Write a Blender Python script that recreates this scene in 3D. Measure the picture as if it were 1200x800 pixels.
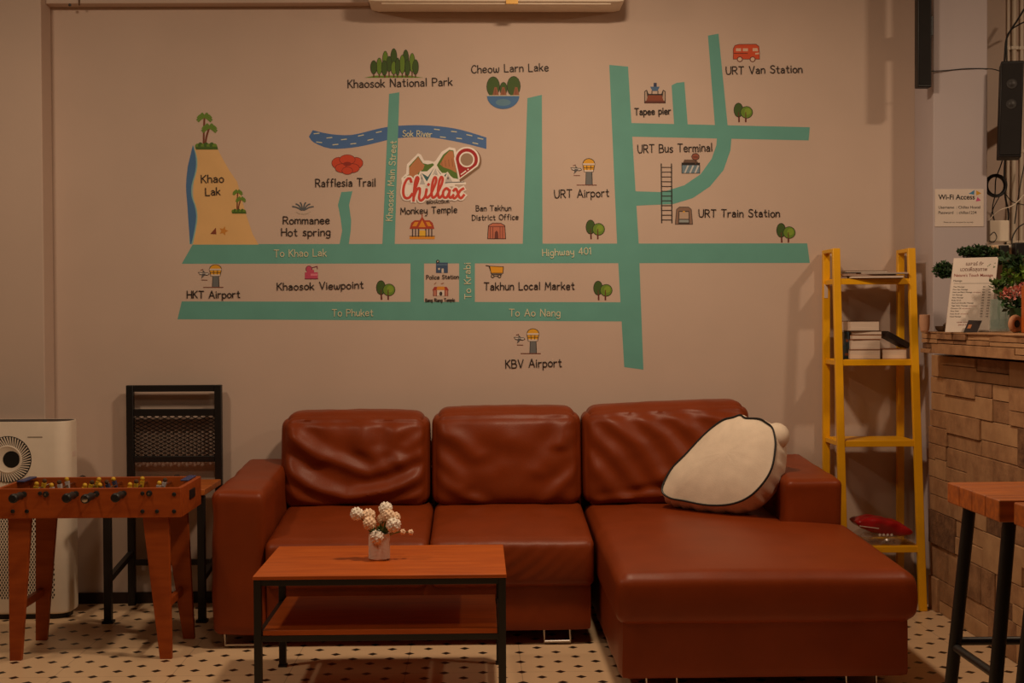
import bpy, bmesh, math, random
from mathutils import Vector, Matrix, noise
R = math.radians
random.seed(7)
for o in list(bpy.data.objects):
    bpy.data.objects.remove(o)
SC = bpy.context.scene
COL = SC.collection

# ------------------------------------------------------------------ camera
FPX = 1550.0
CAMZ = 1.235
yaw, pitch, roll = R(1.48), R(1.035), R(0.25)
cam_f = Vector((math.sin(yaw)*math.cos(pitch), math.cos(yaw)*math.cos(pitch), -math.sin(pitch)))
r0 = Vector((math.cos(yaw), -math.sin(yaw), 0))
u0 = r0.cross(cam_f)
cam_r = r0*math.cos(roll) - u0*math.sin(roll)
cam_u = u0*math.cos(roll) + r0*math.sin(roll)
cd = bpy.data.cameras.new('camera')
cd.sensor_width = 36
cd.lens = FPX/1200*36
cam = bpy.data.objects.new('camera', cd)
COL.objects.link(cam)
cam.matrix_world = Matrix(((cam_r.x, cam_u.x, -cam_f.x, 0), (cam_r.y, cam_u.y, -cam_f.y, 0),
                           (cam_r.z, cam_u.z, -cam_f.z, CAMZ), (0, 0, 0, 1)))
SC.camera = cam

# ------------------------------------------------------------------ light and exposure
SC.view_settings.view_transform = 'Standard'
SC.view_settings.look = 'None'
SC.view_settings.exposure = 0.0
SC.view_settings.gamma = 1
SC.view_settings.use_curve_mapping = False
wd = bpy.data.worlds.new('world')
SC.world = wd
wd.use_nodes = True
wd.node_tree.nodes['Background'].inputs[0].default_value = (1.0, 0.75, 0.55, 1)
wd.node_tree.nodes['Background'].inputs[1].default_value = 0.02

def area(name, loc, target, size, power, color):
    l = bpy.data.lights.new(name, 'AREA')
    l.shape = 'DISK'
    l.size = size
    l.energy = power
    l.color = color
    o = bpy.data.objects.new(name, l)
    COL.objects.link(o)
    o.location = loc
    o.rotation_euler = (Vector(target)-Vector(loc)).to_track_quat('-Z', 'Y').to_euler()
    return o
WARM = (1.0, 0.72, 0.48)
area('ceiling_or_fill_lamp', (2.6, 3.95, 2.84), (2.3, 4.3, 0), 0.16, 16, WARM)
area('ceiling_or_fill_lamp', (0.4, 4.25, 2.86), (0.45, 4.5, 0), 0.22, 30.5, WARM)
area('ceiling_or_fill_lamp', (-1.95, 4.05, 2.88), (-1.7, 4.5, 0), 0.22, 15, WARM)
area('ceiling_or_fill_lamp', (-0.4, 3.0, 2.86), (-0.4, 3.4, 0), 0.4, 6.5, WARM)  # added fill light, brightens the shade under the coffee table

# ------------------------------------------------------------------ pixel to world
def ray(px, py):
    return cam_f + cam_r*((px-600)/FPX) + cam_u*((400-py)/FPX)
def P(px, py, Y=None, z=None, X=None):
    d = ray(px, py)
    if Y is not None: t = Y/d.y
    elif z is not None: t = (z-CAMZ)/d.z
    else: t = X/d.x
    return Vector((0, 0, CAMZ)) + d*t

# ------------------------------------------------------------------ materials
def lin(c):
    c = c/255.0
    return c/12.92 if c <= 0.04045 else ((c+0.055)/1.055)**2.4
def rgb(c): return (lin(c[0]), lin(c[1]), lin(c[2]), 1)
MATS = {}
def mat(name, col, rough=0.6, metal=0.0, vary=0.08, scale=12.0, bump=0.0, bscale=60.0, spec=0.5, coat=0.0, stretch=None, col2=None):
    if name in MATS: return MATS[name]
    m = bpy.data.materials.new(name)
    m.use_nodes = True
    nt = m.node_tree
    b = nt.nodes['Principled BSDF']
    b.inputs['Roughness'].default_value = rough
    b.inputs['Metallic'].default_value = metal
    b.inputs['Specular IOR Level'].default_value = spec
    b.inputs['Coat Weight'].default_value = coat
    b.inputs['Coat Roughness'].default_value = 0.2
    tc = nt.nodes.new('ShaderNodeTexCoord')
    mp = nt.nodes.new('ShaderNodeMapping')
    nt.links.new(tc.outputs['Object'], mp.inputs[0])
    if stretch: mp.inputs['Scale'].default_value = stretch
    n = nt.nodes.new('ShaderNodeTexNoise')
    n.inputs['Scale'].default_value = scale
    n.inputs['Detail'].default_value = 5
    nt.links.new(mp.outputs[0], n.inputs['Vector'])
    mx = nt.nodes.new('ShaderNodeMix')
    mx.data_type = 'RGBA'
    c = rgb(col)
    if col2: a2 = rgb(col2)
    else: a2 = tuple(max(0, x*(1-vary*2)) for x in c[:3])+(1,)
    mx.inputs[6].default_value = a2
    mx.inputs[7].default_value = c if col2 else tuple(min(1, x*(1+vary)) for x in c[:3])+(1,)
    rp = nt.nodes.new('ShaderNodeValToRGB')
    rp.color_ramp.elements[0].position = 0.3
    rp.color_ramp.elements[1].position = 0.7
    nt.links.new(n.outputs['Fac'], rp.inputs[0])
    nt.links.new(rp.outputs[0], mx.inputs[0])
    nt.links.new(mx.outputs[2], b.inputs['Base Color'])
    if bump:
        n2 = nt.nodes.new('ShaderNodeTexNoise')
        n2.inputs['Scale'].default_value = bscale
        n2.inputs['Detail'].default_value = 4
        nt.links.new(mp.outputs[0], n2.inputs['Vector'])
        bp = nt.nodes.new('ShaderNodeBump')
        bp.inputs['Strength'].default_value = bump
        bp.inputs['Distance'].default_value = 0.004
        nt.links.new(n2.outputs['Fac'], bp.inputs['Height'])
        nt.links.new(bp.outputs[0], b.inputs['Normal'])
    MATS[name] = m
    return m
def clear(name, col, rough, alpha):
    m = mat(name, col, rough, vary=0.05)
    m.node_tree.nodes['Principled BSDF'].inputs['Alpha'].default_value = alpha
    return m

M_room = mat('room_paint', (104, 88, 76), 0.9, vary=0.03)  # unseen walls, darkened to lower the bounced light
M_wall = mat('wall_paint', (206, 186, 172), 0.7, vary=0.02, scale=3, bump=0.05, bscale=90)
M_pillar = mat('pillar_cool_lit', (190, 181, 184), 0.7, vary=0.02, scale=3)  # cool light on the right column, put into its base colour
M_ceil = mat('ceiling_paint', (150, 132, 116), 0.9, vary=0.02)  # darkened as well, so the ceiling bounces less light
M_dark = mat('dark_baseboard', (38, 24, 18), 0.5)
M_leather = mat('brown_leather', (130, 54, 18), 0.42, vary=0.06, scale=7, bump=0.10, bscale=160, spec=0.26)
M_wood = mat('orange_wood', (196, 98, 32), 0.42, vary=0.12, scale=4, stretch=(1.2, 9, 9), col2=(172, 80, 24), spec=0.3)
M_wood2 = mat('red_wood', (172, 82, 28), 0.45, scale=4, stretch=(1.5, 8, 10), col2=(150, 66, 22), spec=0.3)
M_seatwood = mat('seat_wood', (196, 108, 38), 0.5, scale=4, stretch=(1.5, 12, 12), col2=(150, 80, 36))
M_black = mat('black_metal', (22, 20, 20), 0.45, vary=0.1)
M_blackp = mat('black_plastic', (20, 19, 20), 0.5, vary=0.1)
M_chrome = mat('chrome', (200, 195, 190), 0.22, 1.0, vary=0.03)
M_yellow = mat('yellow_metal', (242, 180, 8), 0.42, vary=0.04)
M_white = mat('white_plastic', (236, 224, 206), 0.45, vary=0.03)
M_cream = mat('cream_plush', (232, 216, 196), 0.9, vary=0.04, scale=20, bump=0.15, bscale=200)
M_page = mat('page_block', (226, 208, 192), 0.8, vary=0.08, scale=6, stretch=(1, 1, 60))
M_paper = mat('white_paper', (226, 214, 204), 0.7, vary=0.03)
M_cov = {'dark': mat('dark_cover', (46, 38, 38), 0.4), 'blue': mat('blue_cover', (52, 92, 116), 0.4, scale=25, col2=(74, 76, 76)),
         'tan': mat('tan_cover', (172, 108, 68), 0.45), 'grey': mat('grey_cover', (128, 108, 96), 0.4),
         'brown': mat('brown_cover', (96, 60, 44), 0.45)}
M_vase = mat('white_ceramic', (236, 218, 204), 0.45, vary=0.03)
M_bloom = mat('cream_petals', (255, 244, 230), 0.8, vary=0.05)
M_bloomp = mat('peach_petals', (255, 222, 192), 0.8, vary=0.05)
M_leaf = mat('green_leaf', (74, 108, 44), 0.6, vary=0.25, scale=30)
M_leafd = mat('dark_leaf', (40, 74, 34), 0.6, vary=0.3, scale=30)
M_leafb = mat('bright_leaf', (104, 140, 46), 0.55, vary=0.2, scale=30)
M_pink = mat('pink_petals', (226, 140, 128), 0.7, vary=0.15, scale=40)
M_bark = mat('bark', (92, 66, 44), 0.9, vary=0.3, scale=30)
M_red = mat('red_foil', (168, 20, 26), 0.3, vary=0.15, scale=20)
M_stone = [mat('stone_a', (184, 142, 102), 0.85, scale=16, col2=(150, 110, 76), bump=0.6, bscale=50),
           mat('stone_b', (176, 134, 96), 0.85, scale=11, col2=(120, 84, 56), bump=0.8, bscale=70),
           mat('stone_c', (194, 154, 112), 0.85, scale=12, col2=(172, 132, 94), bump=0.5, bscale=40),
           mat('stone_d', (140, 102, 70), 0.9, scale=30, col2=(92, 62, 42), bump=1.0, bscale=90)]
M_mortar = mat('mortar', (84, 62, 46), 0.95)
M_glass = clear('pale_glass', (170, 190, 182), 0.08, 0.35)
M_bag = clear('clear_plastic', (210, 190, 170), 0.15, 0.22)

def floor_material():
    m = bpy.data.materials.new('dotted_tile')
    m.use_nodes = True
    nt = m.node_tree
    b = nt.nodes['Principled BSDF']
    N = nt.nodes.new
    L = nt.links.new
    def mth(op, a, c=None, cl=False):
        n = N('ShaderNodeMath')
        n.operation = op
        n.use_clamp = cl
        for i, v in enumerate((a, c)):
            if v is None: continue
            if isinstance(v, (int, float)): n.inputs[i].default_value = v
            else: L(v, n.inputs[i])
        return n.outputs[0]
    g = N('ShaderNodeNewGeometry')
    s = N('ShaderNodeSeparateXYZ')
    L(g.outputs['Position'], s.inputs[0])
    p = 0.405/3
    a = P(482, 755, z=0)
    def cell(comp, off, per):
        return mth('SUBTRACT', mth('FRACT', mth('ADD', mth('DIVIDE', mth('SUBTRACT', comp, off), per), 100.5)), 0.5)
    def dia(ox, oy):
        return mth('ADD', mth('ABSOLUTE', cell(s.outputs[0], a.x+ox, p)), mth('ABSOLUTE', cell(s.outputs[1], a.y+oy, p)))
    d = mth('MINIMUM', dia(0, 0), dia(p/2, p/2))
    dot = mth('MULTIPLY', mth('SUBTRACT', 0.15, d), 60, True)
    sx = mth('MULTIPLY', mth('ABSOLUTE', cell(s.outputs[0], a.x, 0.405)), 0.405)
    sy = mth('MULTIPLY', mth('ABSOLUTE', cell(s.outputs[1], a.y, 0.405)), 0.405)
    seam = mth('MULTIPLY', mth('SUBTRACT', 0.0018, mth('MINIMUM', sx, sy)), 1500, True)
    n = N('ShaderNodeTexNoise')
    n.inputs['Scale'].default_value = 5
    n.inputs['Detail'].default_value = 5
    L(g.outputs['Position'], n.inputs['Vector'])
    def mix(f, c1, c2):
        x = N('ShaderNodeMix')
        x.data_type = 'RGBA'
        L(f, x.inputs[0])
        for i, c in ((6, c1), (7, c2)):
            if isinstance(c, tuple): x.inputs[i].default_value = c
            else: L(c, x.inputs[i])
        return x.outputs[2]
    base = mix(n.outputs['Fac'], rgb((218, 186, 148)), rgb((230, 200, 162)))
    c = mix(mth('MULTIPLY', seam, 0.45), base, rgb((120, 96, 80)))
    c = mix(dot, c, rgb((34, 24, 20)))
    L(c, b.inputs['Base Color'])
    b.inputs['Roughness'].default_value = 0.36
    return m
M_floor = floor_material()

# ------------------------------------------------------------------ mesh builder
def smooth_pts(pts, n=5, closed=False):
    pts = [Vector(p) for p in pts]
    out = []
    m = len(pts)
    for i in range(m if closed else m-1):
        if closed: a, b, c, d = pts[i-1], pts[i], pts[(i+1) % m], pts[(i+2) % m]
        else: a, b, c, d = pts[max(i-1, 0)], pts[i], pts[i+1], pts[min(i+2, m-1)]
        for k in range(n):
            t = k/n
            out.append(0.5*((2*b)+(c-a)*t+(2*a-5*b+4*c-d)*t*t+(3*b-a-3*c+d)*t**3))
    if not closed: out.append(pts[-1])
    return out

class MB:
    def __init__(s):
        s.v, s.f, s.m, s.mats = [], [], [], []
    def mi(s, m):
        if m not in s.mats: s.mats.append(m)
        return s.mats.index(m)
    def add(s, vs, fs, m):
        b = len(s.v)
        s.v += [Vector(v) for v in vs]
        k = s.mi(m)
        for f in fs:
            s.f.append([i+b for i in f])
            s.m.append(k)
    def box(s, lo, hi, m, rot=None, piv=None):
        x0, y0, z0 = lo
        x1, y1, z1 = hi
        vs = [Vector(p) for p in ((x0,y0,z0),(x1,y0,z0),(x1,y1,z0),(x0,y1,z0),(x0,y0,z1),(x1,y0,z1),(x1,y1,z1),(x0,y1,z1))]
        if rot is not None:
            c = Vector(piv) if piv is not None else (Vector(lo)+Vector(hi))/2
            vs = [c + rot @ (v-c) for v in vs]
        s.add(vs, [(0,3,2,1),(4,5,6,7),(0,1,5,4),(1,2,6,5),(2,3,7,6),(3,0,4,7)], m)
        return s
    def hexa(s, bot, top, m):
        s.add(list(bot)+list(top), [(0,3,2,1),(4,5,6,7),(0,1,5,4),(1,2,6,5),(2,3,7,6),(3,0,4,7)], m)
        return s
    def bar(s, a, b, w, d, m, side=(1, 0, 0)):
        a, b = Vector(a), Vector(b)
        ax = (b-a).normalized()
        x = Vector(side)
        x = (x-ax*x.dot(ax)).normalized()
        y = ax.cross(x)
        q = [x*w/2*i+y*d/2*j for i, j in ((-1,-1),(1,-1),(1,1),(-1,1))]
        return s.hexa([a+k for k in q], [b+k for k in q], m)
    def tube(s, path, r, m, n=8, cap=True):
        path = [Vector(p) for p in path]
        rs = r if isinstance(r, (list, tuple)) else [r]*len(path)
        vs, fs = [], []
        t = (path[1]-path[0]).normalized()
        x = t.orthogonal().normalized()
        for i, p in enumerate(path):
            if i == 0: t2 = path[1]-path[0]
            elif i == len(path)-1: t2 = path[-1]-path[-2]
            else: t2 = path[i+1]-path[i-1]
            t2 = t2.normalized()
            x = (x-t2*x.dot(t2)).normalized()
            y = t2.cross(x)
            for k in range(n):
                a = 2*math.pi*k/n
                vs.append(p+(x*math.cos(a)+y*math.sin(a))*rs[i])
        for i in range(len(path)-1):
            for k in range(n):
                a, b = i*n+k, i*n+(k+1) % n
                fs.append((a, b, b+n, a+n))
        if cap:
            fs.append(tuple(range(n))[::-1])
            fs.append(tuple(range((len(path)-1)*n, len(path)*n)))
        s.add(vs, fs, m)
        return s
    def lathe(s, c, prof, m, n=24, axis=(0, 0, 1)):
        c, ax = Vector(c), Vector(axis).normalized()
        x = ax.orthogonal().normalized()
        y = ax.cross(x)
        vs, fs = [], []
        for r, h in prof:
            for k in range(n):
                a = 2*math.pi*k/n
                vs.append(c+ax*h+(x*math.cos(a)+y*math.sin(a))*max(r, 1e-4))
        for i in range(len(prof)-1):
            for k in range(n):
                a, b = i*n+k, i*n+(k+1) % n
                fs.append((a, b, b+n, a+n))
        fs.append(tuple(range(n))[::-1])
        fs.append(tuple(range((len(prof)-1)*n, len(prof)*n)))
        s.add(vs, fs, m)
        return s
    def ball(s, c, r, m, n=10, sq=(1, 1, 1)):
        prof = [(r*math.sin(math.pi*i/n), -r*math.cos(math.pi*i/n)) for i in range(n+1)]
        b = len(s.v)
        s.lathe((0, 0, 0), prof, m, n=n+4)
        for i in range(b, len(s.v)):
            v = s.v[i]
            s.v[i] = Vector(c)+Vector((v.x*sq[0], v.y*sq[1], v.z*sq[2]))
        return s
    def prism(s, pts, vec, m):
        k = len(pts)
        pts = [Vector(p) for p in pts]
        vec = Vector(vec)
        fs = [tuple(range(k))[::-1], tuple(range(k, 2*k))]
        fs += [(i, (i+1) % k, (i+1) % k+k, i+k) for i in range(k)]
        s.add(pts+[p+vec for p in pts], fs, m)
        return s
    def soft(s, lo, hi, r, m, n=(30, 14, 20), fn=None):
        """rounded soft box; fn(p, u) may move a surface point, u is the point in -1..1"""
        lo, hi = Vector(lo), Vector(hi)
        c, h = (lo+hi)/2, (hi-lo)/2
        idx, vs, fs = {}, [], []
        def vert(i, j, k):
            key = (i, j, k)
            if key in idx: return idx[key]
            u = Vector((2*i/n[0]-1, 2*j/n[1]-1, 2*k/n[2]-1))
            p = Vector((u.x*h.x, u.y*h.y, u.z*h.z))
            q = Vector([max(-(h[a]-r), min(h[a]-r, p[a])) for a in range(3)])
            d = p-q
            if d.length > 1e-9: p = q + d.normalized()*r
            p = p+c
            if fn: p = fn(p, u)
            idx[key] = len(vs)
            vs.append(p)
            return idx[key]
        for i in range(n[0]):
            for j in range(n[1]):
                fs.append((vert(i,j,0), vert(i,j+1,0), vert(i+1,j+1,0), vert(i+1,j,0)))
                fs.append((vert(i,j,n[2]), vert(i+1,j,n[2]), vert(i+1,j+1,n[2]), vert(i,j+1,n[2])))
        for i in range(n[0]):
            for k in range(n[2]):
                fs.append((vert(i,0,k), vert(i+1,0,k), vert(i+1,0,k+1), vert(i,0,k+1)))
                fs.append((vert(i,n[1],k), vert(i,n[1],k+1), vert(i+1,n[1],k+1), vert(i+1,n[1],k)))
        for j in range(n[1]):
            for k in range(n[2]):
                fs.append((vert(0,j,k), vert(0,j,k+1), vert(0,j+1,k+1), vert(0,j+1,k)))
                fs.append((vert(n[0],j,k), vert(n[0],j+1,k), vert(n[0],j+1,k+1), vert(n[0],j,k+1)))
        s.add(vs, fs, m)
        return s
    def build(s, name, parent=None, bevel=0.0, smooth=True, origin=None, fixn=True):
        if parent is not None: o0 = parent.matrix_basis.translation.copy() if parent.parent is None else parent['_w']
        elif origin is not None: o0 = Vector(origin)
        else:
            xs = [v.x for v in s.v]; ys = [v.y for v in s.v]
            o0 = Vector(((min(xs)+max(xs))/2, (min(ys)+max(ys))/2, min(v.z for v in s.v)))
        if parent is not None and parent.parent is not None: o0 = Vector(o0)
        me = bpy.data.meshes.new(name)
        me.from_pydata([v-o0 for v in s.v], [], s.f)
        for m in s.mats: me.materials.append(m)
        me.polygons.foreach_set('material_index', s.m)
        if fixn:
            bm = bmesh.new()
            bm.from_mesh(me)
            bmesh.ops.recalc_face_normals(bm, faces=bm.faces)
            bm.to_mesh(me)
            bm.free()
        if smooth:
            me.polygons.foreach_set('use_smooth', [True]*len(me.polygons))
            me.set_sharp_from_angle(angle=R(38))
        me.update()
        o = bpy.data.objects.new(name, me)
        COL.objects.link(o)
        if parent is not None:
            o.parent = parent
            o['_w'] = tuple(o0)
        else: o.location = o0
        if bevel:
            b = o.modifiers.new('bevel', 'BEVEL')
            b.width = bevel
            b.segments = 2
            b.limit_method = 'ANGLE'
        return o

def tag(o, label=None, cat=None, group=None, kind=None):
    if label: o['label'] = label
    if cat: o['category'] = cat
    if group: o['group'] = group
    if kind: o['kind'] = kind
    return o
def thing(name, loc, label, cat, group=None):
    o = bpy.data.objects.new(name, None)
    o.empty_display_size = 0.1
    COL.objects.link(o)
    o.location = loc
    return tag(o, label, cat, group)

# ------------------------------------------------------------------ the room
YW = 5.78
XL, XR, YN, ZC = -3.0, 3.3, -2.5, 2.95
def shell(name, lo, hi, m):
    return tag(MB().box(lo, hi, m).build(name, smooth=False), kind='structure')
shell('floor', (XL-.1, YN-.1, -.1), (XR+.1, YW+.1, 0), M_floor)
shell('ceiling', (XL-.1, YN-.1, ZC), (XR+.1, YW+.1, ZC+.1), M_ceil)
shell('wall_far', (XL-.1, YW, 0), (XR+.1, YW+.1, ZC), M_wall)
shell('wall_left', (XL-.1, YN, 0), (XL, YW, ZC), M_room)
shell('wall_right', (XR, YN, 0), (XR+.1, YW, ZC), M_room)
shell('wall_near', (XL, YN-.1, 0), (XR, YN, ZC), M_room)
YPL = YW-0.13
xpl = P(51, 300, Y=YPL).x
tag(MB().box((XL, YPL, 0), (xpl, YW, ZC), M_wall).build('wall_left_column', smooth=False, bevel=.004), kind='structure')
YPR = YW-0.24
xp0, xp1 = P(1093.5, 200, Y=YPR).x, P(1157, 200, Y=YPR).x
tag(MB().box((xp0, YPR, 0), (xp1, YW, ZC), M_pillar).build('wall_right_column', smooth=False, bevel=.004), kind='structure')
shell('baseboard_far', (xpl, YW-.012, 0), (xp0, YW, .048), M_dark)
# ceiling trim running along the top of the mural wall
a, b = P(0, 8.5, Y=YW-.07), P(432, 3, Y=YW-.07)
t = MB()
t.hexa([(XL, YW-.07, a.z+.01), (b.x, YW-.07, b.z), (b.x, YW, b.z), (XL, YW, a.z+.01)],
       [(XL, YW-.07, a.z+.13), (b.x, YW-.07, b.z+.12), (b.x, YW, b.z+.12), (XL, YW, a.z+.13)], M_wall)
trim = tag(t.build('trim_1', smooth=False, bevel=.003), kind='structure')
for px, py in ((48, 4), (82, 6)):
    c = P(px, py, Y=YW-.071)
    MB().lathe(c, [(.006, 0), (.006, .003), (.003, .004)], M_black, 10, (0, -1, 0)).build('screw', trim)
c = P(93, 4, Y=YW-.07)
MB().box((c.x-.003, YW-.074, a.z+.008), (c.x+.003, YW-.07, a.z+.12), M_bark).build('joint', trim)

# ------------------------------------------------------------------ sectional sofa
SY, SB = 4.94, 5.74                       # front and back of the sofa
sofa = thing('sectional_sofa', (0.2, 5.2, 0), 'long brown leather corner sofa with a chaise at the right, under the mural', 'sofa')
XA = P(247, 640, Y=SY).x                  # outer side of the left arm
XA1 = P(306, 640, Y=SY).x
XC0 = 0.452                                # chaise left side
XC1 = P(1068, 760, Y=4.28).x              # chaise right side
def nz(p, s, k): return noise.noise(Vector((p.x*s+k, p.y*s, p.z*s)))
def armfn(zf, zb, y0, y1, k):
    def fn(p, u):
        t = (p.y-y0)/(y1-y0)
        if p.z > 0.3: p.z += (zf+(zb-zf)*t - zf)*(p.z-.3)/(zf-.3)
        w = .006*nz(p, 7, k)
        return p+Vector((w*u.x, w*u.y, w*u.z))
    return fn
def ARM(x0, x1, y0, z0, zf, zb, k):
    return MB().soft((x0, y0, z0), (x1, SB, zf), .028, M_leather, (14, 30, 24), armfn(zf, zb, y0, SB, k))
ARM(XA, XA1+.012, SY, .05, .59, .632, 3).build('armrest', sofa)
XR0 = P(921, 580, Y=5.06).x
ARM(XR0, XC1-.005, 5.06, .40, .606, .635, 9).build('armrest', sofa)
# low bases
def basefn(p, u):
    w = .004*nz(p, 9, 2)
    return p+Vector((0, w, 0))
MB().soft((XA1+.01, SY+.015, .052), (XC0-.025, SB, .27), .02, M_leather, (30, 10, 10), basefn).build('seat_base', sofa)
CY = 4.285
def cbfn(p, u):
    return p+Vector((.004*nz(p, 6, 5)*abs(u.x), .004*nz(p, 6, 7)*abs(u.y), 0))
MB().soft((XC0+.01, CY+.01, .045), (XC1, SB, .265), .022, M_leather, (30, 34, 12), cbfn).build('chaise_base', sofa)
# seat cushions
def seatfn(k, x0, x1, folds=True):
    def fn(p, u):
        t = (p.y-SY)/(5.55-SY)
        if p.z > .3:
            p.z += .055*max(0, min(1, t)) + .012*(1-u.x**2)*(1-u.y**2)
            p.z += .0035*nz(p, 9, k)
        if u.y < -.98:
            b = (1-u.z**2)
            p.y -= .014*b
            if folds:   # slanting pulls in the leather of the front face
                q = p.x*1.0 - (p.z-.33)*1.1
                p.y += .004*math.sin(q*95+3*nz(p, 6, k))*b*max(0, nz(p, 3, k+8)+.35)
        return p
    return fn
xm = P(502.6, 632, Y=SY).x
MB().soft((XA1+.012, SY-.005, .222), (xm-.002, SB-.1, .405), .03, M_leather, (44, 30, 16), seatfn(1, 0, 1)).build('seat_cushion', sofa)
MB().soft((xm+.002, SY-.005, .222), (XC0-.018, SB-.1, .405), .03, M_leather, (44, 30, 16), seatfn(4, 0, 1)).build('seat_cushion', sofa)
def chfn(p, u):
    t = (p.y-CY)/(5.55-CY)
    if p.z > .3:
        p.z += .05*max(0, min(1, t)) + .020*(1-abs(u.x)**3)*(1-abs(u.y)**3)
        p.z += .004*nz(p, 4, 4)*(1-u.x**2)
    else: pass
    if u.y < -.97:
        p.y -= .010*(1-u.z**2)
        p.y += .003*nz(Vector((p.x, p.z*.4, 0)), 10, 1)
    if u.x > .97: p.x += .016*(1-u.z**2)
    if u.x < -.97: p.x -= .006*(1-u.z**2)
    return p
def chtop(p, u):
    p = chfn(p, u)
    k = max(0, min(1, (p.y-5.035)/.05))       # behind the armrest front the seat narrows
    k = k*k*(3-2*k)
    p.x = XC0+(p.x-XC0)*(1+k*((XR0+.006-XC0)/(XC1-XC0)-1))
    return p
MB().soft((XC0, CY-.005, .222), (XC1+.015, SB-.1, .40), .042, M_leather, (56, 76, 18), chtop).build('chaise_cushion', sofa)
# backrest board behind the cushions
MB().soft((XA1-.02, SB-.07, .05), (XR0+.02, SB, .60), .025, M_leather, (20, 6, 16)).build('backrest', sofa)
# back cushions with crumpled leather
def seg_d(u, v, a, b):
    ax, ay = a; bx, by = b
    dx, dy = bx-ax, by-ay
    t = max(0, min(1, ((u-ax)*dx+(v-ay)*dy)/(dx*dx+dy*dy+1e-9)))
    return math.hypot(u-ax-t*dx, v-ay-t*dy), t
FOLDS = [
    # (polyline in -1..1 on the front face, width, height); cushion with a deep sling of slack leather
    [([(-.95,-.05),(-.6,-.45),(-.1,-.72),(.5,-.55),(.95,-.2)], .10, .022), ([(-.8,.5),(-.35,.1),(.2,-.2),(.6,-.1)], .09, .016),
     ([(.1,.75),(.15,.3),(.4,.0),(.9,.12)], .10, .016), ([(-.95,-.5),(-.6,-.8),(-.3,-.92)], .07, .014), ([(.55,.6),(.5,.25),(.62,.05)], .08, .012),
     ([(.3,-.9),(.7,-.75),(.97,-.6)], .06, .012), ([(-.9,.75),(-.7,.3),(-.5,.05)], .09, .012), ([(.95,.5),(.7,.3)], .07, .01)],
    [([(-.97,-.3),(-.7,-.6),(-.35,-.85)], .07, .012), ([(-.97,.1),(-.75,-.2),(-.6,-.5)], .08, .01), ([(.97,.5),(.6,.2),(.4,-.2)], .10, .009),
     ([(.97,-.2),(.7,-.5),(.5,-.85)], .07, .012), ([(-.97,.6),(-.7,.45),(-.4,.1)], .09, .010), ([(-.2,.85),(0,.45),(.2,.3)], .12, .007), ([(.95,.85),(.75,.6),(.7,.3)], .07, .01)],
    [([(-.95,.6),(-.65,.1),(-.4,-.5)], .08, .014), ([(-.75,.8),(-.35,.25),(-.1,-.4)], .09, .016), ([(-.4,.85),(-.05,.4),(.15,-.1)], .08, .015),
     ([(-.97,.0),(-.75,-.4),(-.55,-.8)], .08, .014), ([(-.05,.85),(.25,.5),(.5,.1)], .08, .012), ([(.4,.85),(.7,.6),(.95,.5)], .07, .012), ([(-.8,-.85),(-.2,-.7),(.3,-.8)], .06, .010)],
]
def backfn(k, skew):
    fo = FOLDS[k]
    def fn(p, u):
        lean = .06*(u.z*.5+.5)
        f = max(0, -u.y)
        # plump front, softly rounded corners in outline
        e = (1-abs(u.x)**4)*(1-abs(u.z)**4)
        d = .035*e
        for pl, w, h in fo:
            best = 9
            for i in range(len(pl)-1):
                q, t = seg_d(u.x, u.z, pl[i], pl[i+1])
                best = min(best, q)
            w *= 1.5
            d += .80*h*(math.exp(-(best/w)**2) - .5*math.exp(-((best-1.5*w)/w)**2))*max(0, 1-abs(u.x)**10)*max(0, 1-abs(u.z)**8)
        d -= .008*math.exp(-((u.z-.80)/.05)**2)*max(0, 1-abs(u.x)**12)
        d += .004*nz(p, 16, k*5) + .006*nz(p, 6, k*3)
        p.y += lean - d*f**2
        p.z += (.006*(1-u.x**2) + .003*nz(p, 14, k))*max(0, u.z)**4
        p.z += skew*u.x*(u.z*.5+.5)
        c = abs(u.x)**6*abs(u.z)**6
        p.x -= .008*c*(1 if u.x > 0 else -1)
        p.z -= .008*c*(1 if u.z > 0 else -1)
        return p
    return fn
YB = 5.475
def BACK(k, x0, x1, z0, z1, skew):
    c = MB().soft((x0, YB, z0), (x1, YB+.20, z1), .062, M_leather, (64, 18, 44), backfn(k, skew)).build('back_cushion', sofa)
    # piped seam along the top edge
    return c
def zc(py, Y): return P(600, py, Y=Y).z
bx = [P(p, 540, Y=5.5).x for p in (327, 503.5, 505.5, 682.5, 683.5, 882)]
BACK(0, bx[0], bx[1], .435, zc(481, 5.6), .0)
BACK(1, bx[2], bx[3], .435, zc(477, 5.6), .002)
BACK(2, bx[4], bx[5], .435, zc(473, 5.6), .012)
# chrome skid feet
def skid(x0, x1, y):
    t = MB()
    t.tube(smooth_pts([(x0, y, .06), (x0, y, .012), (x1, y, .012), (x1, y, .06)], 1), .0065, M_chrome, 8)
    return t.build('leg', sofa)
for p0, p1 in ((264, 305), (638, 668)):
    skid(P(p0, 745, Y=SY+.03).x, P(p1, 745, Y=SY+.03).x, SY+.03)
for x in (XC0+.1, XC1-.2):
    skid(x, x+.1, CY+.05)
skid(XC0+.1, XC0+.2, 5.5)
skid(XA+.06, XA+.16, 5.6)

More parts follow.
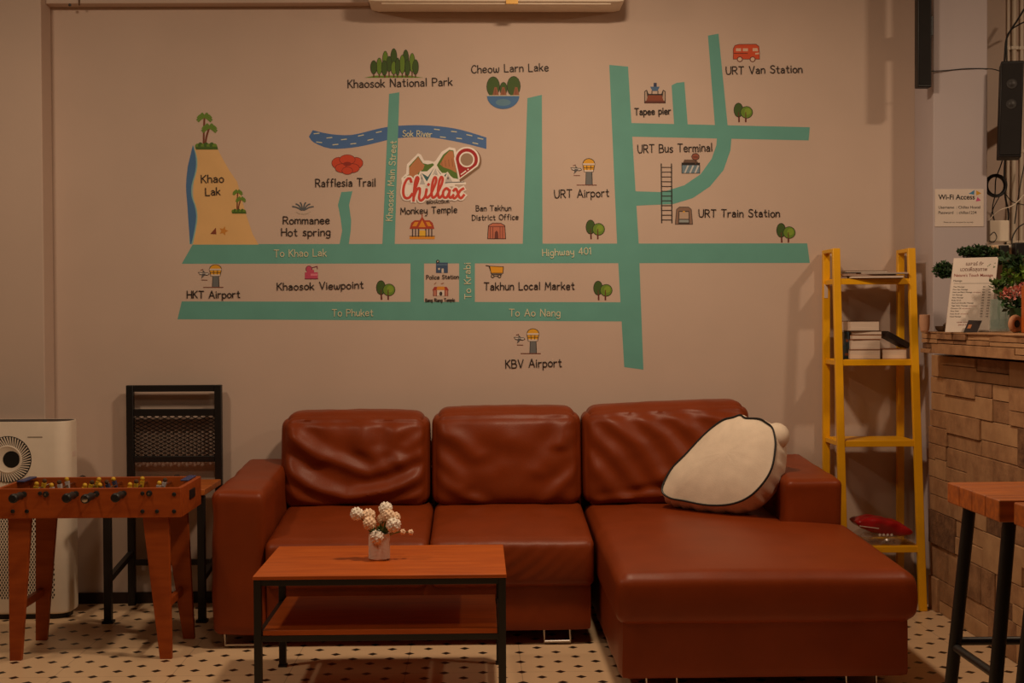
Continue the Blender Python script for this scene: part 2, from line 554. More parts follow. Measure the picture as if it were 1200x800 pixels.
# ------------------------------------------------------------------ plain plush cushion on the chaise
def plush():
    n = Vector((-.52, -.74, .42)).normalized()
    c = P(846, 545, Y=5.24)
    out = [(776,573),(786,551),(805,531),(827,508),(846,493),(860,489),(868,486.5),(874,490),(890,491),(899,496),(905,501),(908,510),(909,524),(905,548),(894,567),(877,583),(856,591),(830,592),(802,587),(784,583)]
    def onp(px, py):
        d = ray(px, py)
        o = Vector((0, 0, CAMZ))
        return o+d*((c-o).dot(n)/d.dot(n))
    rim = smooth_pts([onp(*q) for q in out], 5, True)
    N = len(rim)
    cen = sum(rim, Vector())/N
    TH = .125
    root = thing('plush_cushion', cen-n*.08, 'plump plain cream plush cushion with black edge piping leaning on the sofa arm', 'cushion')
    t = MB()
    rows = []
    for k in range(1, 9):              # front dome
        s = k/8
        rows.append([cen+(r-cen)*s+n*(.045*(1-s**2.4))+n*.004*nz(r, 18, k)*s for r in rim])
    for k in range(1, 9):              # gathered side band, then back dome
        a = k/8
        g = 1+.06*math.sin(math.pi*a)
        row = []
        for i, r in enumerate(rim):
            w = .006*math.sin(i*1.9+2*nz(r, 9, 1))*math.sin(math.pi*a)
            row.append(cen+(r-cen)*(g+w/ .25)-n*TH*a)
        rows.append(row)
    for k in range(1, 7):
        s = 1-k/6.5
        rows.append([cen+(r-cen)*s-n*(TH+.03*(1-s**2.4)) for r in rim])
    vs = [cen+n*.047]
    for row in rows: vs += row
    fs = [(0, 1+i, 1+(i+1) % N) for i in range(N)]
    for k in range(len(rows)-1):
        for i in range(N):
            a, b = 1+k*N+i, 1+k*N+(i+1) % N
            fs.append((a, a+N, b+N, b))
    fs.append(tuple(1+(len(rows)-1)*N+i for i in range(N)))
    t.add(vs, fs, M_cream)
    t.build('body', root)
    for (px, py), rx, bk in (((911, 505), 16, .045), ((873, 489), 7, .03)):
        q = onp(px-6, py+1)
        k = rx*q.y/FPX
        ex = n.orthogonal().normalized()
        M3 = Matrix((ex, n.cross(ex), n)).transposed()
        q = q-n*bk
        t = MB().ball((0, 0, 0), 1, M_cream, 12)
        for v in range(len(t.v)): t.v[v] = q+M3 @ Vector((t.v[v].x*k, t.v[v].y*k, t.v[v].z*bk*1.1))
        t.build('corner_lobe', root)
    t = MB()
    t.tube([p+n*.003 for p in rim]+[rim[0]+n*.003], .0042, M_blackp, 6)
    tag(t.build('piping', root), 'thin black piping round the face of the cushion')
plush()

# ------------------------------------------------------------------ coffee table
TX0, TX1, TY0, TY1, TH_ = -.712, .087, 4.165, 4.715, .425
ct = thing('coffee_table', ((TX0+TX1)/2, (TY0+TY1)/2, 0), 'low orange wood coffee table with black metal frame in front of the sofa', 'table')
MB().box((TX0, TY0, TH_-.012), (TX1, TY1, TH_), M_wood).build('tabletop', ct, bevel=.002)
MB().box((TX0+.03, TY0+.006, .236), (TX1-.03, TY1-.03, .252), M_wood).build('shelf', ct, bevel=.002)
LW = .024
for x in (TX0+.002, TX1-LW-.002):
    for y in (TY0+.004, TY1-LW-.004):
        l = MB().box((x, y, .008), (x+LW, y+LW, TH_-.012), M_black).build('leg', ct, bevel=.0015)
        MB().box((x-.003, y-.003, 0), (x+LW+.003, y+LW+.003, .008), M_blackp).build('foot_pad', l)
def rail(lo, hi): MB().box(lo, hi, M_black).build('rail', ct, bevel=.0015)
for z1 in (TH_-.012, .236):
    for y in (TY0+.006, TY1-LW-.002):
        rail((TX0+LW, y, z1-.02), (TX1-LW, y+.02, z1))
    for x in (TX0+.004, TX1-LW):
        rail((x, TY0+LW, z1-.02), (x+.02, TY1-LW, z1))

# ------------------------------------------------------------------ potted flowers on the table
vc = P(444.5, 655, z=TH_)
vc.z = TH_
pf = thing('potted_flowers', vc, 'small white ribbed pot of cream and peach pompom flowers on the coffee table', 'flowers')
prof = [(.030, 0), (.034, .002)]
for i in range(22):
    z = .004+i*.0037
    prof += [(.0352, z), (.0362, z+.0018)]
prof += [(.0355, .088), (.0325, .088), (.032, .07), (.0, .068)]
MB().lathe(vc, prof, M_vase, 32).build('pot', pf)
def bloom(c, r, m, n=70):
    """a round pompom: every seed point swells into one petal tip"""
    seeds = []
    for i in range(n):
        z = 1-2*(i+.5)/n
        ph = i*2.39996+random.random()*.3
        seeds.append(Vector((math.sqrt(1-z*z)*math.cos(ph), math.sqrt(1-z*z)*math.sin(ph), z)))
    t = MB().ball((0, 0, 0), 1, m, 22)
    g = 1.7/math.sqrt(n)
    for k, v in enumerate(t.v):
        d = v.normalized()
        q = min((d-q_).length for q_ in seeds)
        t.v[k] = Vector(c)+d*r*(1.06-.26*min(1, q/g)**2+.05*noise.noise(d*2.5+Vector(c)*50))
    return t
stems = MB()
BL = [(418, 602, 8, M_bloom, .00), (432, 604, 8.5, M_bloomp, .01), (433, 613, 8, M_bloomp, -.015), (452, 596, 8.5, M_bloom, .015), (455, 604, 8, M_bloomp, -.005),
      (461, 615, 9, M_bloom, -.025), (442, 629, 8.5, M_bloom, -.03), (447, 608, 6, M_bloomp, .02), (463, 606, 6.5, M_bloomp, .005), (472, 623, 3.5, M_bloomp, -.01), (481.5, 623.5, 3.5, M_bloomp, 0.0)]
for px, py, r, m, dy in BL:
    c = P(px, py, Y=vc.y+dy)
    bloom(c, r*vc.y/FPX, m, 46 if r > 5 else 14).build('bloom', pf, fixn=False)
    s0 = vc+Vector(((c.x-vc.x)*.2, dy*.3, .075))
    stems.tube(smooth_pts([s0, (s0+c)/2+Vector((0, 0, .008)), c], 4), .0016, M_leaf, 5)
for i in range(46):
    a = random.random()*6.28
    d = Vector((math.cos(a)*random.uniform(.2, 1), math.sin(a)*.7, random.uniform(.3, 1.1))).normalized()
    s0 = vc+Vector((math.cos(a)*.015, math.sin(a)*.015, .08))
    e = s0+d*random.uniform(.03, .058)
    w = d.cross(Vector((0, 1, .3))).normalized()*.004
    mid = (s0+e)/2+Vector((0, 0, .004))
    stems.add([s0-w*.4, s0+w*.4, mid+w, e, mid-w], [(0,1,2,3,4)], M_leaf)
stems.build('foliage', pf, fixn=False)

# ------------------------------------------------------------------ table football
FY0, FY1 = 4.80, 5.15
FX1 = P(212, 590, Y=FY0).x
FX0 = FX1-.668
FZ1, FZ0 = .626, .518
fb = thing('foosball_table', ((FX0+FX1)/2, (FY0+FY1)/2, 0), 'small wooden table football game on tapered legs left of the sofa', 'game table')
th = .014
def fpart(name, lo, hi, m=M_wood2): return MB().box(lo, hi, m).build(name, fb, bevel=.002)
fpart('side_panel', (FX0, FY0, FZ0), (FX1, FY0+th, FZ1))
fpart('side_panel', (FX0, FY1-th, FZ0), (FX1, FY1, FZ1))
ends = [fpart('end_panel', (FX1-th, FY0+th, FZ0), (FX1+.002, FY1-th, FZ1)), fpart('end_panel', (FX0, FY0+th, FZ0), (FX0+th, FY1-th, FZ1))]
M_pitch = mat('pitch_green', (40, 84, 44), 0.6)
fpart('playfield', (FX0+th, FY0+th, .545), (FX1-th, FY1-th, .552), M_pitch)
MB().soft((FX1+.001, 4.93, .565), (FX1+.006, 5.02, .60), .002, M_blackp, (2, 8, 8)).build('goal_slot', ends[0])
M_bluep = mat('blue_plastic', (60, 70, 120), 0.5)
for x0 in (FX1-th-.03, FX0+th):
    fpart('score_rail', (x0, FY1-.16, FZ1), (x0+.03, FY1-.02, FZ1+.006), M_bluep)
for sx in (0, 1):
    for sy in (0, 1):
        if sx: xa0, xa1, xb0, xb1 = FX1-.145, FX1-.048, FX1-.085, FX1-.042
        else: xa0, xa1, xb0, xb1 = FX0+.042, FX0+.126, FX0+.042, FX0+.084
        if sy:
            ya, yb, zt = FY1-.034, FY1-.012, FZ0+.02
            sh = .018 if sx else -.006
        else:
            ya, yb, zt = FY0+.016, FY0+.038, FZ0+.02
            sh = 0
        t = MB().hexa([(xb0+sh, ya, 0), (xb1+sh, ya, 0), (xb1+sh, yb, 0), (xb0+sh, yb, 0)], [(xa0, ya, zt), (xa1, ya, zt), (xa1, yb, zt), (xa0, yb, zt)], M_wood2)
        t.build('leg', fb, bevel=.002)
    x = FX1-.075 if sx else FX0+.06
    MB().box((x-.01, FY0+.038, .17), (x+.01, FY1-.034, .20), M_wood2).build('stretcher', fb, bevel=.002)
for px, py in ((15, 599), (31.5, 599), (167, 599), (184, 599), (204, 599), (204, 579), (47, 578), (167, 578)):
    c = P(px, py, Y=FY0)
    MB().lathe(c, [(.0075, 0), (.0075, .002), (.004, .004)], M_blackp, 12, (0, -1, 0)).build('bolt', fb)
M_py = mat('yellow_player', (226, 178, 40), 0.5)
M_pr = mat('red_player', (150, 40, 36), 0.5)
M_pw = mat('white_player', (206, 196, 200), 0.5)
M_pb = mat('blue_player', (60, 66, 100), 0.5)
RZ = .606
for i, (px, kind) in enumerate(((28, 'grip'), (54, 'cap'), (89, 'grip'), (113, 'end'), (145, 'grip'), (175, 'cap'))):
    x = P(px, 575, Y=FY0).x
    yf = {'grip': FY0-.035, 'cap': FY0-.012, 'end': FY0-.06}[kind]
    rod = MB().tube([(x, yf, RZ), (x, FY1+.02, RZ)], .0042, M_chrome, 8).build('rod', fb)
    MB().lathe((x, FY0, RZ), [(.011, 0), (.011, .005), (.007, .007)], M_blackp, 12, (0, -1, 0)).build('bearing', rod)
    if kind != 'cap':
        q = MB().lathe((x, yf, RZ), [(.008, 0), (.0145, .006), (.0125, .02), (.0145, .05), (.0165, .066), (.0165, .078), (.012, .083), (.006, .083)], M_blackp, 16, (0, -1, 0))
        q.build('handle', rod)
        if kind == 'end': MB().lathe((x, yf-.083, RZ), [(.011, 0), (.011, .0015), (.004, .003)], M_chrome, 14, (0, -1, 0)).build('end_cap', rod)
    else:
        MB().lathe((x, FY1, RZ), [(.008, 0), (.0145, .02), (.0125, .04), (.0165, .09), (.006, .1)], M_blackp, 16, (0, 1, 0)).build('handle', rod)
    cols = [(M_py, M_pr), (M_pw, M_pr), (M_py, M_leafd), (M_pb, M_pr), (M_py, M_pr), (M_pw, M_pb)][i]
    for j in range(3 if i not in (0, 5) else 2):
        y = FY0+.075+j*.09+(.045 if i in (0, 5) else 0)
        c = Vector((x, y, RZ))
        tl = [.2, -.15, .35, -.3, .1, .25][i]
        rot = Matrix.Rotation(tl, 3, 'Y')
        t = MB()
        t.hexa([(x-.009, y-.006, RZ-.045), (x+.009, y-.006, RZ-.045), (x+.009, y+.006, RZ-.045), (x-.009, y+.006, RZ-.045)],
               [(x-.006, y-.01, RZ-.005), (x+.006, y-.01, RZ-.005), (x+.006, y+.01, RZ-.005), (x-.006, y+.01, RZ-.005)], cols[1])
        t.hexa([(x-.006, y-.008, RZ-.008), (x+.006, y-.008, RZ-.008), (x+.006, y+.008, RZ-.008), (x-.006, y+.008, RZ-.008)],
               [(x-.008, y-.015, RZ+.026), (x+.008, y-.015, RZ+.026), (x+.008, y+.015, RZ+.026), (x-.008, y+.015, RZ+.026)], cols[0])
        t.ball((x, y, RZ+.036), .0105, M_py if j != 1 else M_bark, 6)
        for v in range(len(t.v)):
            t.v[v] = c+rot @ ((t.v[v]-c)*.82)-Vector((0, 0, .006))
        t.build('player', rod)

# ------------------------------------------------------------------ metal chair behind the game
HYr, HYf = 5.735, 5.405
hx0, hx1 = P(154, 600, Y=HYr).x, P(257, 600, Y=HYr).x
gx0, gx1 = P(126.5, 660, Y=HYf).x, P(236.5, 660, Y=HYf).x
ch = thing('chair', ((gx0+gx1)/2, 5.57, 0), 'black metal chair with a mesh back and wooden seat behind the table football', 'chair')
zt = P(205, 451, Y=HYr).z
HS = .545
w = .030
for x in (hx0, hx1): MB().box((x-w/2, HYr-w/2, 0), (x+w/2, HYr+w/2, zt), M_black).build('leg', ch, bevel=.002)
for x in (gx0, gx1):
    l = MB().box((x-w/2, HYf-w/2, .01), (x+w/2, HYf+w/2, HS-.03), M_black).build('leg', ch, bevel=.002)
    MB().box((x-.022, HYf-.022, 0), (x+.022, HYf+.022, .01), M_blackp).build('foot_pad', l)
MB().box((gx0-.02, HYf-.03, HS-.025), (gx1+.02, HYr-.016, HS), M_seatwood).build('seat', ch, bevel=.003)
bk = MB().box((hx0+w/2, HYr-.012, zt-.028), (hx1-w/2, HYr+.012, zt), M_black)
for y0, y1 in ((479, 487), (534, 541)):
    za, zb = P(205, y1, Y=HYr).z, P(205, y0, Y=HYr).z
    bk.box((hx0+w/2, HYr-.012, za), (hx1-w/2, HYr+.012, zb), M_black)
bk = bk.build('back_frame', ch, bevel=.002)
za, zb = P(205, 535, Y=HYr).z, P(205, 486, Y=HYr).z
x0, x1 = hx0+w/2, hx1-w/2
t = MB()
sp, sl = .033, .5
H = zb-za
k = -int(H/sl/sp)-1
while x0+k*sp < x1:
    for sg in (1, -1):
        pts = []
        xs = x0+k*sp
        a0, a1 = (xs, za), (xs+H/sl, zb)
        ta = max(0, (x0-a0[0])/(a1[0]-a0[0]))
        tb = min(1, (x1-a0[0])/(a1[0]-a0[0]))
        if tb > ta+.01:
            za_, zb_ = za+H*ta, za+H*tb
            xa_, xb_ = a0[0]+(a1[0]-a0[0])*ta, a0[0]+(a1[0]-a0[0])*tb
            if sg < 0: za_, zb_ = za+zb-za_, za+zb-zb_
            t.bar((xa_, HYr, za_), (xb_, HYr, zb_), .003, .0036, M_black, (0, 1, 0))
    k += 1
t.build('back_mesh', ch)
def hrail(a, b): MB().bar(a, b, .024, .024, M_black, (0, 0, 1)).build('stretcher', ch, bevel=.002)
hrail((gx0, HYf+w/2, .175), (hx0, HYr-w/2, .225))
hrail((gx1, HYf+w/2, .175), (hx1, HYr-w/2, .225))
hrail((hx0+w/2, HYr, .185), (hx1-w/2, HYr, .185))
hrail((gx0+w/2, HYf, HS-.04), (gx1-w/2, HYf, HS-.04))

# ------------------------------------------------------------------ air purifier
AY0, AY1 = 5.47, 5.64
ax1 = P(80.5, 600, Y=AY0).x
ax0 = ax1-.45
ap = thing('air_purifier', ((ax0+ax1)/2, (AY0+AY1)/2, 0), 'white air purifier with round louvred outlet behind the table football', 'air purifier')
AZ1 = P(40, 494, Y=AY0).z
def rrect(x0, x1, y0, y1, r, n=8):
    out = []
    for cx, cy, a0 in ((x1-r, y0+r, -90), (x1-r, y1-r, 0), (x0+r, y1-r, 90), (x0+r, y0+r, 180)):
        for i in range(n+1):
            a = R(a0+90*i/n)
            out.append(Vector((cx+r*math.cos(a), cy+r*math.sin(a), 0)))
    return out
rr = rrect(ax0, ax1, AY0, AY1, .06)
t = MB()
rows = []
cx, cy = (ax0+ax1)/2, (AY0+AY1)/2
def ring(z, s): return [Vector((cx+(p.x-cx)*(1-s/.225), cy+(p.y-cy)*(1-s/.085), z)) for p in rr]
for z, s in ((.022, .012), (.028, .003), (.04, 0), (AZ1-.006, 0), (AZ1, .002), (AZ1, .005), (AZ1-.003, .006)): rows.append(ring(z, s))
N = len(rr)
vs = [v for r in rows for v in r]
fs = [tuple(range(N))[::-1]]
for k in range(len(rows)-1):
    for i in range(N): fs.append((k*N+i, k*N+(i+1) % N, (k+1)*N+(i+1) % N, (k+1)*N+i))
t.add(vs, fs, M_white)
body = t.build('body', ap)
MB().prism(ring(AZ1-.004, .007), (0, 0, .003), M_blackp).build('top_grille', ap)
MB().prism(ring(0, .02), (0, 0, .024), M_blackp).build('base', ap)
fc = P(9.5, 538, Y=AY0)
rad = 27*AY0/FPX
t = MB().lathe(fc+Vector((0, 0, 0)), [(rad, 0), (rad, .002), (.001, .002)], M_blackp, 40, (0, -1, 0))
outl = t.build('outlet', ap)
tag(outl, 'round black outlet ringed by pale vanes')
t = MB()
for i in range(48):
    a = 2*math.pi*i/48
    d = Vector((math.cos(a), 0, math.sin(a)))
    d2 = Vector((math.cos(a+.16), 0, math.sin(a+.16)))
    t.bar(fc+d*rad*.62+Vector((0, -.004, 0)), fc+d2*rad*.97+Vector((0, -.004, 0)), .0045, .004, M_white, (d.z, 0, -d.x))
t.build('vane_ring', outl)
MB().lathe(fc+Vector((0, -.002, 0)), [(rad*.6, 0), (rad*.62, .004), (rad*.56, .006), (rad*.5, .003), (.001, .001)], M_white, 36, (0, -1, 0)).build('hub', outl)
MB().lathe(fc+Vector((rad*.16, -.0035, .0)), [(rad*.36, 0), (rad*.36, .002), (.001, .002)], M_blackp, 30, (0, -1, 0)).build('hub_opening', outl)
t = MB()
row = 0
z = P(40, 700, Y=AY0).z
while z < P(40, 603, Y=AY0).z:
    x = ax0+.06+(.0055 if row % 2 else 0)
    while x < ax1-.06:
        t.add([(x+.003*math.cos(R(60*k)), AY0-.0008, z+.0055*math.sin(R(60*k))) for k in range(6)], [tuple(range(6))], M_blackp)
        x += .0115
    z += .0105
    row += 1
tag(t.build('grille', ap, fixn=False), 'rows of small dark air holes in the lower front')
c = P(41, 512, Y=AY0-.0006)
MB().box((c.x-.03, AY0-.0008, c.z-.0025), (c.x+.03, AY0, c.z+.0025), mat('grey_print', (168, 156, 142), .6)).build('print', ap)
c = P(76, 532, Y=AY0+.05)
MB().soft((ax1-.003, AY0+.055, c.z-.012), (ax1+.001, AY0+.1, c.z+.012), .001, M_vase, (2, 6, 6)).build('side_handle', ap)

# ------------------------------------------------------------------ yellow ladder shelf
LYr, LYt, LYb = 5.745, 5.585, 5.47
la = thing('ladder_shelf', (P(1025, 600, Y=5.6).x, 5.6, 0), 'yellow metal ladder shelf between the sofa and the brick counter', 'shelf')
ztop = P(1010, 291, Y=LYt).z
LF = {}
for side, (tp, bp, rp) in (('l', ((979.5, 291), 990, 968)), ('r', ((1067.5, 291), 1081.5, 1055))):
    tp = P(tp[0], tp[1], Y=LYt)
    bt = P(bp, 700, Y=LYb)
    bt.z = 0
    tp.z = ztop
    LF[side] = (bt, tp)
    rx = P(rp, 400, Y=LYr).x
    MB().bar(bt, tp, .032, .022, M_yellow).build('upright', la, bevel=.002)
    MB().box((rx-.015, LYr-.012, 0), (rx+.015, LYr+.012, ztop), M_yellow).build('upright', la, bevel=.002)
    MB().bar((rx, LYr, ztop-.008), (tp.x, tp.y, ztop-.008), .03, .016, M_yellow).build('top_brace', la, bevel=.002)
    LF[side+'r'] = rx
def fpos(side, z):
    b, t = LF[side]
    return b+(t-b)*(z/ztop)
SHZ = []
for py in (326, 421, 516, 640):
    z = P(1022, py, Y=5.54).z
    for _ in range(4):
        z = P(1022, py, Y=fpos('l', z).y).z
    SHZ.append(z)
    l, r = fpos('l', z), fpos('r', z)
    t = MB()
    yf, yb = l.y-.008, LYr-.012
    n = 5
    t.box((l.x+.012, yf, z-.026), (r.x-.012, yf+.012, z-.001), M_yellow)
    for i in range(n):
        a0 = yf+.012+(yb-yf-.012)*i/n
        a1 = a0+(yb-yf-.012)/n-.003
        t.box((l.x+.005-.5*(l.x-LF['lr'])*i/n, a0, z-.010), (r.x-.005, a1, z), M_yellow)
    for s_, e in (('l', l), ('r', r)):
        t.bar((e.x, yf+.01, z-.014), (LF[s_+'r'], yb, z-.014), .014, .02, M_yellow)
    t.build('shelf', la, bevel=.0015)
c = P(968, 341, Y=LYr-.0125)
MB().box((c.x-.008, LYr-.0135, c.z-.03), (c.x+.008, LYr-.012, c.z+.03), M_paper).build('sticker', la)

# books and magazines
def book(name, px0, px1, py0, py1, yf, depth, cov, label, group, page_front=True, rz=0, tilt=0, z0=None, th=.0015, pages=None):
    a, b = P(px0, py1, Y=yf), P(px1, py0, Y=yf)
    zl = z0 if z0 is not None else a.z
    zh = zl+(b.z-a.z)
    c = Vector(((a.x+b.x)/2, yf+depth/2, zl))
    root = thing(name, c, label, 'magazine' if name == 'magazine' else 'book', group)
    lo, hi = (a.x, yf, zl), (b.x, yf+depth, zh)
    rot = Matrix.Rotation(rz, 3, 'Z') @ Matrix.Rotation(tilt, 3, 'Y')
    piv = (b.x if tilt > 0 else a.x, yf+depth/2, zl)
    if not tilt: piv = c
    t = MB().box((lo[0]+.002, lo[1]+.002, lo[2]+th), (hi[0]-.002, hi[1]-.002, hi[2]-th), pages or M_page, rot, piv)
    t.build('pages', root)
    t = MB().box((lo[0], lo[1], lo[2]), (hi[0], hi[1], lo[2]+th), cov, rot, piv)
    t.box((lo[0], lo[1], hi[2]-th), (hi[0], hi[1], hi[2]), cov, rot, piv)
    t.box((lo[0], lo[1]+.0, lo[2]), (lo[0]+th, hi[1], hi[2]), cov, rot, piv) if page_front == 'side' else t.box((lo[0], hi[1]-th, lo[2]), (hi[0], hi[1], hi[2]), cov, rot, piv)
    t.build('cover', root)
    return zh
GB = 'books on the middle shelf'
z = SHZ[1]+.0006
yb_ = fpos('l', z).y+.012
z = book('book', 996, 1032, 408.5, 420, yb_, .15, M_cov['grey'], 'thick book with page edges outward at the bottom of the left stack', GB, z0=z)+.0003
z = book('book', 997, 1032, 396.5, 408.5, yb_+.004, .15, M_cov['tan'], 'thick book second from the bottom of the left stack', GB, z0=z)+.0003
z = book('book', 998, 1033, 391, 396.5, yb_+.002, .15, M_cov['tan'], 'thinner tan covered book in the middle of the left stack', GB, z0=z, rz=.03)+.0003
z = book('book', 999, 1034, 386.5, 391, yb_+.006, .14, M_cov['brown'], 'thin brown covered book under the top book of the left stack', GB, z0=z, rz=-.03)+.0003
z = book('book', 995, 1030, 374.5, 386.5, yb_+.002, .14, M_cov['dark'], 'dark covered book with tilted pages on top of the left stack', GB, z0=z, rz=.06)+.0003
z = SHZ[1]+.0006
z2 = book('book', 1034, 1063, 406, 418, yb_+.014, .13, M_cov['tan'], 'thick pale book lying flat at the right end of the middle shelf', GB, z0=z)
book('book', 1034, 1065, 400.5, 407, yb_+.02, .12, M_cov['dark'], 'black book sloping down onto the flat book at the right', GB, z0=z2+.001, tilt=.5, pages=M_cov['dark'])
# two upright blue spines squeezed at the left
a, b = P(988, 420, Y=yb_+.03), P(995, 388, Y=yb_+.03)
za_ = SHZ[1]
for i, lab in enumerate(('dark blue book lying under another at the left end of the middle shelf', 'dark blue patterned book lying on another at the left end of the middle shelf')):
    h = (b.z-a.z)/2
    root = thing('book', ((a.x+b.x)/2, yb_+.1, za_+i*h), lab, 'book', GB)
    MB().box((a.x+.004*i, yb_+.03, za_+i*h+.0003), (b.x, yb_+.17, za_+(i+1)*h), M_cov['blue']).build('cover', root)
    MB().box((a.x+.003+.004*i, yb_+.1695, za_+i*h+.004), (b.x-.002, yb_+.1712, za_+(i+1)*h-.003), M_page).build('pages', root)
    MB().box((a.x+.008+.004*i, yb_+.0294, za_+i*h+.016), (b.x-.003, yb_+.0302, za_+i*h+.026), M_cov['tan']).build('spine_band', root)
z = SHZ[0]
yt_ = fpos('l', z).y-.005
GM = 'magazines on the top shelf'
for i, (p0, p1, th_, cv, rz, dy, lab) in enumerate(((1000, 1062, 3.2, 'grey', -.22, -.03, 'grey magazine jutting forward at the bottom of the pile on the top shelf'),
        (986, 1050, 2.2, 'tan', .10, .0, 'tan brochure in the middle of the pile on the top shelf'),
        (1012, 1066, 1.6, 'grey', -.12, -.012, 'pale magazine with white page edge in the pile on the top shelf'),
        (990, 1040, 2.4, 'dark', .06, .01, 'dark magazine lying uppermost on the top shelf'))):
    z = book('magazine', p0, p1, 320, 320+th_, yt_+dy, .13, M_cov[cv] if i != 2 else M_paper, lab, GM, z0=z+.0005, rz=rz, th=.001)

# crumpled red packet and clear bag on the bottom shelf
zb0 = SHZ[3]
def blob(lo, hi, amp, sc, m, seed, n=(22, 16, 12), r=.02):
    def fn(p, u):
        d = noise.noise_vector(Vector((p.x*sc+seed, p.y*sc, p.z*sc)))
        q = p+Vector((d.x, d.y, d.z))*amp
        q.z = max(q.z, lo[2]+.001)
        return q
    return MB().soft(lo, hi, r, m, n, fn)
a, b = P(1008, 640, Y=5.57), P(1066, 640, Y=5.57)
bag = blob((a.x, 5.50, zb0+.002), (b.x, 5.68, zb0+.04), .026, 26, M_bag, 3)
tag(bag.build('plastic_bag'), 'crumpled clear plastic bag on the bottom of the yellow shelf', 'bag')
a, b = P(1001, 625, Y=5.54), P(1066, 630, Y=5.54)
rp = thing('snack_packet', ((a.x+b.x)/2, 5.56, zb0+.078), 'shiny red packet lying on a clear bag at the foot of the yellow shelf', 'packet')
def pk(p, u):
    t_ = u.x*.5+.5
    e = 1-abs(u.x)**3
    p.z = (zb0+.094-.040*t_) + (p.z-zb0-.1)*(.4+1.3*e)+.006*nz(p, 25, 2)
    p.y += .01*nz(p, 18, 6)
    return p
MB().soft((a.x, 5.49, zb0+.085), (b.x, 5.62, zb0+.122), .012, M_red, (26, 16, 8), pk).build('packet', rp)
t = MB()
for i in range(4):
    c = P(1031+i*4.6, 626.5, Y=5.484)
    t.add([c+Vector((math.cos(R(60*k))*.006, 0, math.sin(R(60*k))*.006)) for k in range(6)], [tuple(range(6))], M_paper)
c0, c1 = P(1007, 616, Y=5.484), P(1030, 619, Y=5.484)
t.bar(c0, c1, .003, .001, M_paper, (0, 0, 1))
t.build('print', rp, fixn=False)

# ------------------------------------------------------------------ brick counter
KX, KY1, KY0, KT = 1.906, YPR-.004, 3.2, P(1079, 388, Y=5.38).z
KL = P(1079, 388, Y=5.38).x
kc = thing('counter', (2.25, 4.4, 0), 'tall bar counter clad in rough beige stone blocks at the right', 'counter')
MB().box((KX+.02, KY0, 0), (2.75, KY1, KT-.10), M_mortar).build('body', kc)
def blocks(t, y0, y1, z0, z1, x, rowh, rnd):
    z = z0
    while z < z1-.005:
        h = min(rowh, z1-z)
        y = y0-rnd.random()*.15
        while y < y1:
            wd_ = rnd.uniform(.12, .38)
            ya, yb = max(y, y0), min(y+wd_, y1)
            if yb-ya > .01:
                parts = [(0, 1)] if rnd.random() < .4 else [(0, .38+.24*rnd.random())]
                if parts[0][1] < 1: parts.append((parts[0][1], 1))
                for f0, f1 in parts:
                    dd = rnd.uniform(.004, .016)
                    m = rnd.choices(M_stone, (4, 3, 4, .8))[0]
                    t.box((x-dd, ya+.0012, z+h*f0+.0012), (x+.03, yb-.0012, z+h*f1-.0012), m)
            y += wd_
        z += rowh
rnd = random.Random(4)
t = MB()
blocks(t, KY0, KY1, 0.0, KT-.10, KX+.012, .14, rnd)
t.build('stone_cladding', kc, bevel=.002)
t = MB()
t.box((KL+.02, KY0, KT-.088), (2.75, 5.38, KT-.004), M_mortar)
blocks(t, KY0, 5.38, KT-.088, KT-.006, KL+.014, .041, rnd)
t.build('ledge', kc, bevel=.0015)
def topfn(p, u):
    if u.x < -.9: p.x += .006*nz(p, 14, 1)
    return p
MB().soft((KL-.002, KY0, KT-.007), (2.75, 5.385, KT), .003, M_stone[0], (10, 80, 2), topfn).build('countertop', kc)

# ------------------------------------------------------------------ text helpers
def font_mesh(txt, bold=0.0):
    cu = bpy.data.curves.new('t', 'FONT')
    cu.body = txt
    cu.size = 1
    cu.offset = bold
    o = bpy.data.objects.new('t', cu)
    COL.objects.link(o)
    dg = bpy.context.evaluated_depsgraph_get()
    me = bpy.data.meshes.new_from_object(o.evaluated_get(dg))
    vs = [v.co.copy() for v in me.vertices]
    fs = [tuple(p.vertices) for p in me.polygons]
    bpy.data.objects.remove(o)
    bpy.data.meshes.remove(me)
    return vs, fs
def put_text(t, txt, org, ux, uy, width, height, m, off, bold=0.0):
    """lay text on a plane: org is the lower left corner, width along ux; height is the cap height"""
    vs, fs = font_mesh(txt, bold)
    if not vs: return
    x0, x1 = min(v.x for v in vs), max(v.x for v in vs)
    sx = width/(x1-x0)
    sy = height/.72
    nn = Vector(ux).cross(Vector(uy)).normalized()*off
    t.add([Vector(org)+Vector(ux)*((v.x-x0)*sx)+Vector(uy)*(v.y*sy)+nn for v in vs], fs, m)

M_ink = mat('black_ink', (34, 26, 24), .7)
# ------------------------------------------------------------------ wi-fi notice on the column
c0, c1 = P(1095.5, 265.5, Y=YPR), P(1152.5, 221.5, Y=YPR)
wf = thing('wifi_notice', ((c0.x+c1.x)/2, YPR, c0.z), 'white paper notice with Wi-Fi details taped to the right column', 'notice')
MB().box((c0.x, YPR-.0025, c0.z), (c1.x, YPR-.0002, c1.z), M_paper).build('sheet', wf)
ink = MB()
U, V = Vector((1, 0, 0)), Vector((0, 0, 1))
def wpx(px, py): return P(px, py, Y=YPR-.0025)
def wtext(t, txt, x0, x1, yb, cap, m=M_ink, bold=0.0):
    k = YPR/FPX
    put_text(t, txt, wpx(x0, yb), U, V, (x1-x0)*k, cap*k, m, .0004, bold)
wtext(ink, 'Wi-Fi Access', 1099.5, 1143, 233.6, 6, bold=.02)
wtext(ink, 'Username  : Chillax Hostel', 1099.8, 1149.5, 244.4, 3.4, bold=.008)
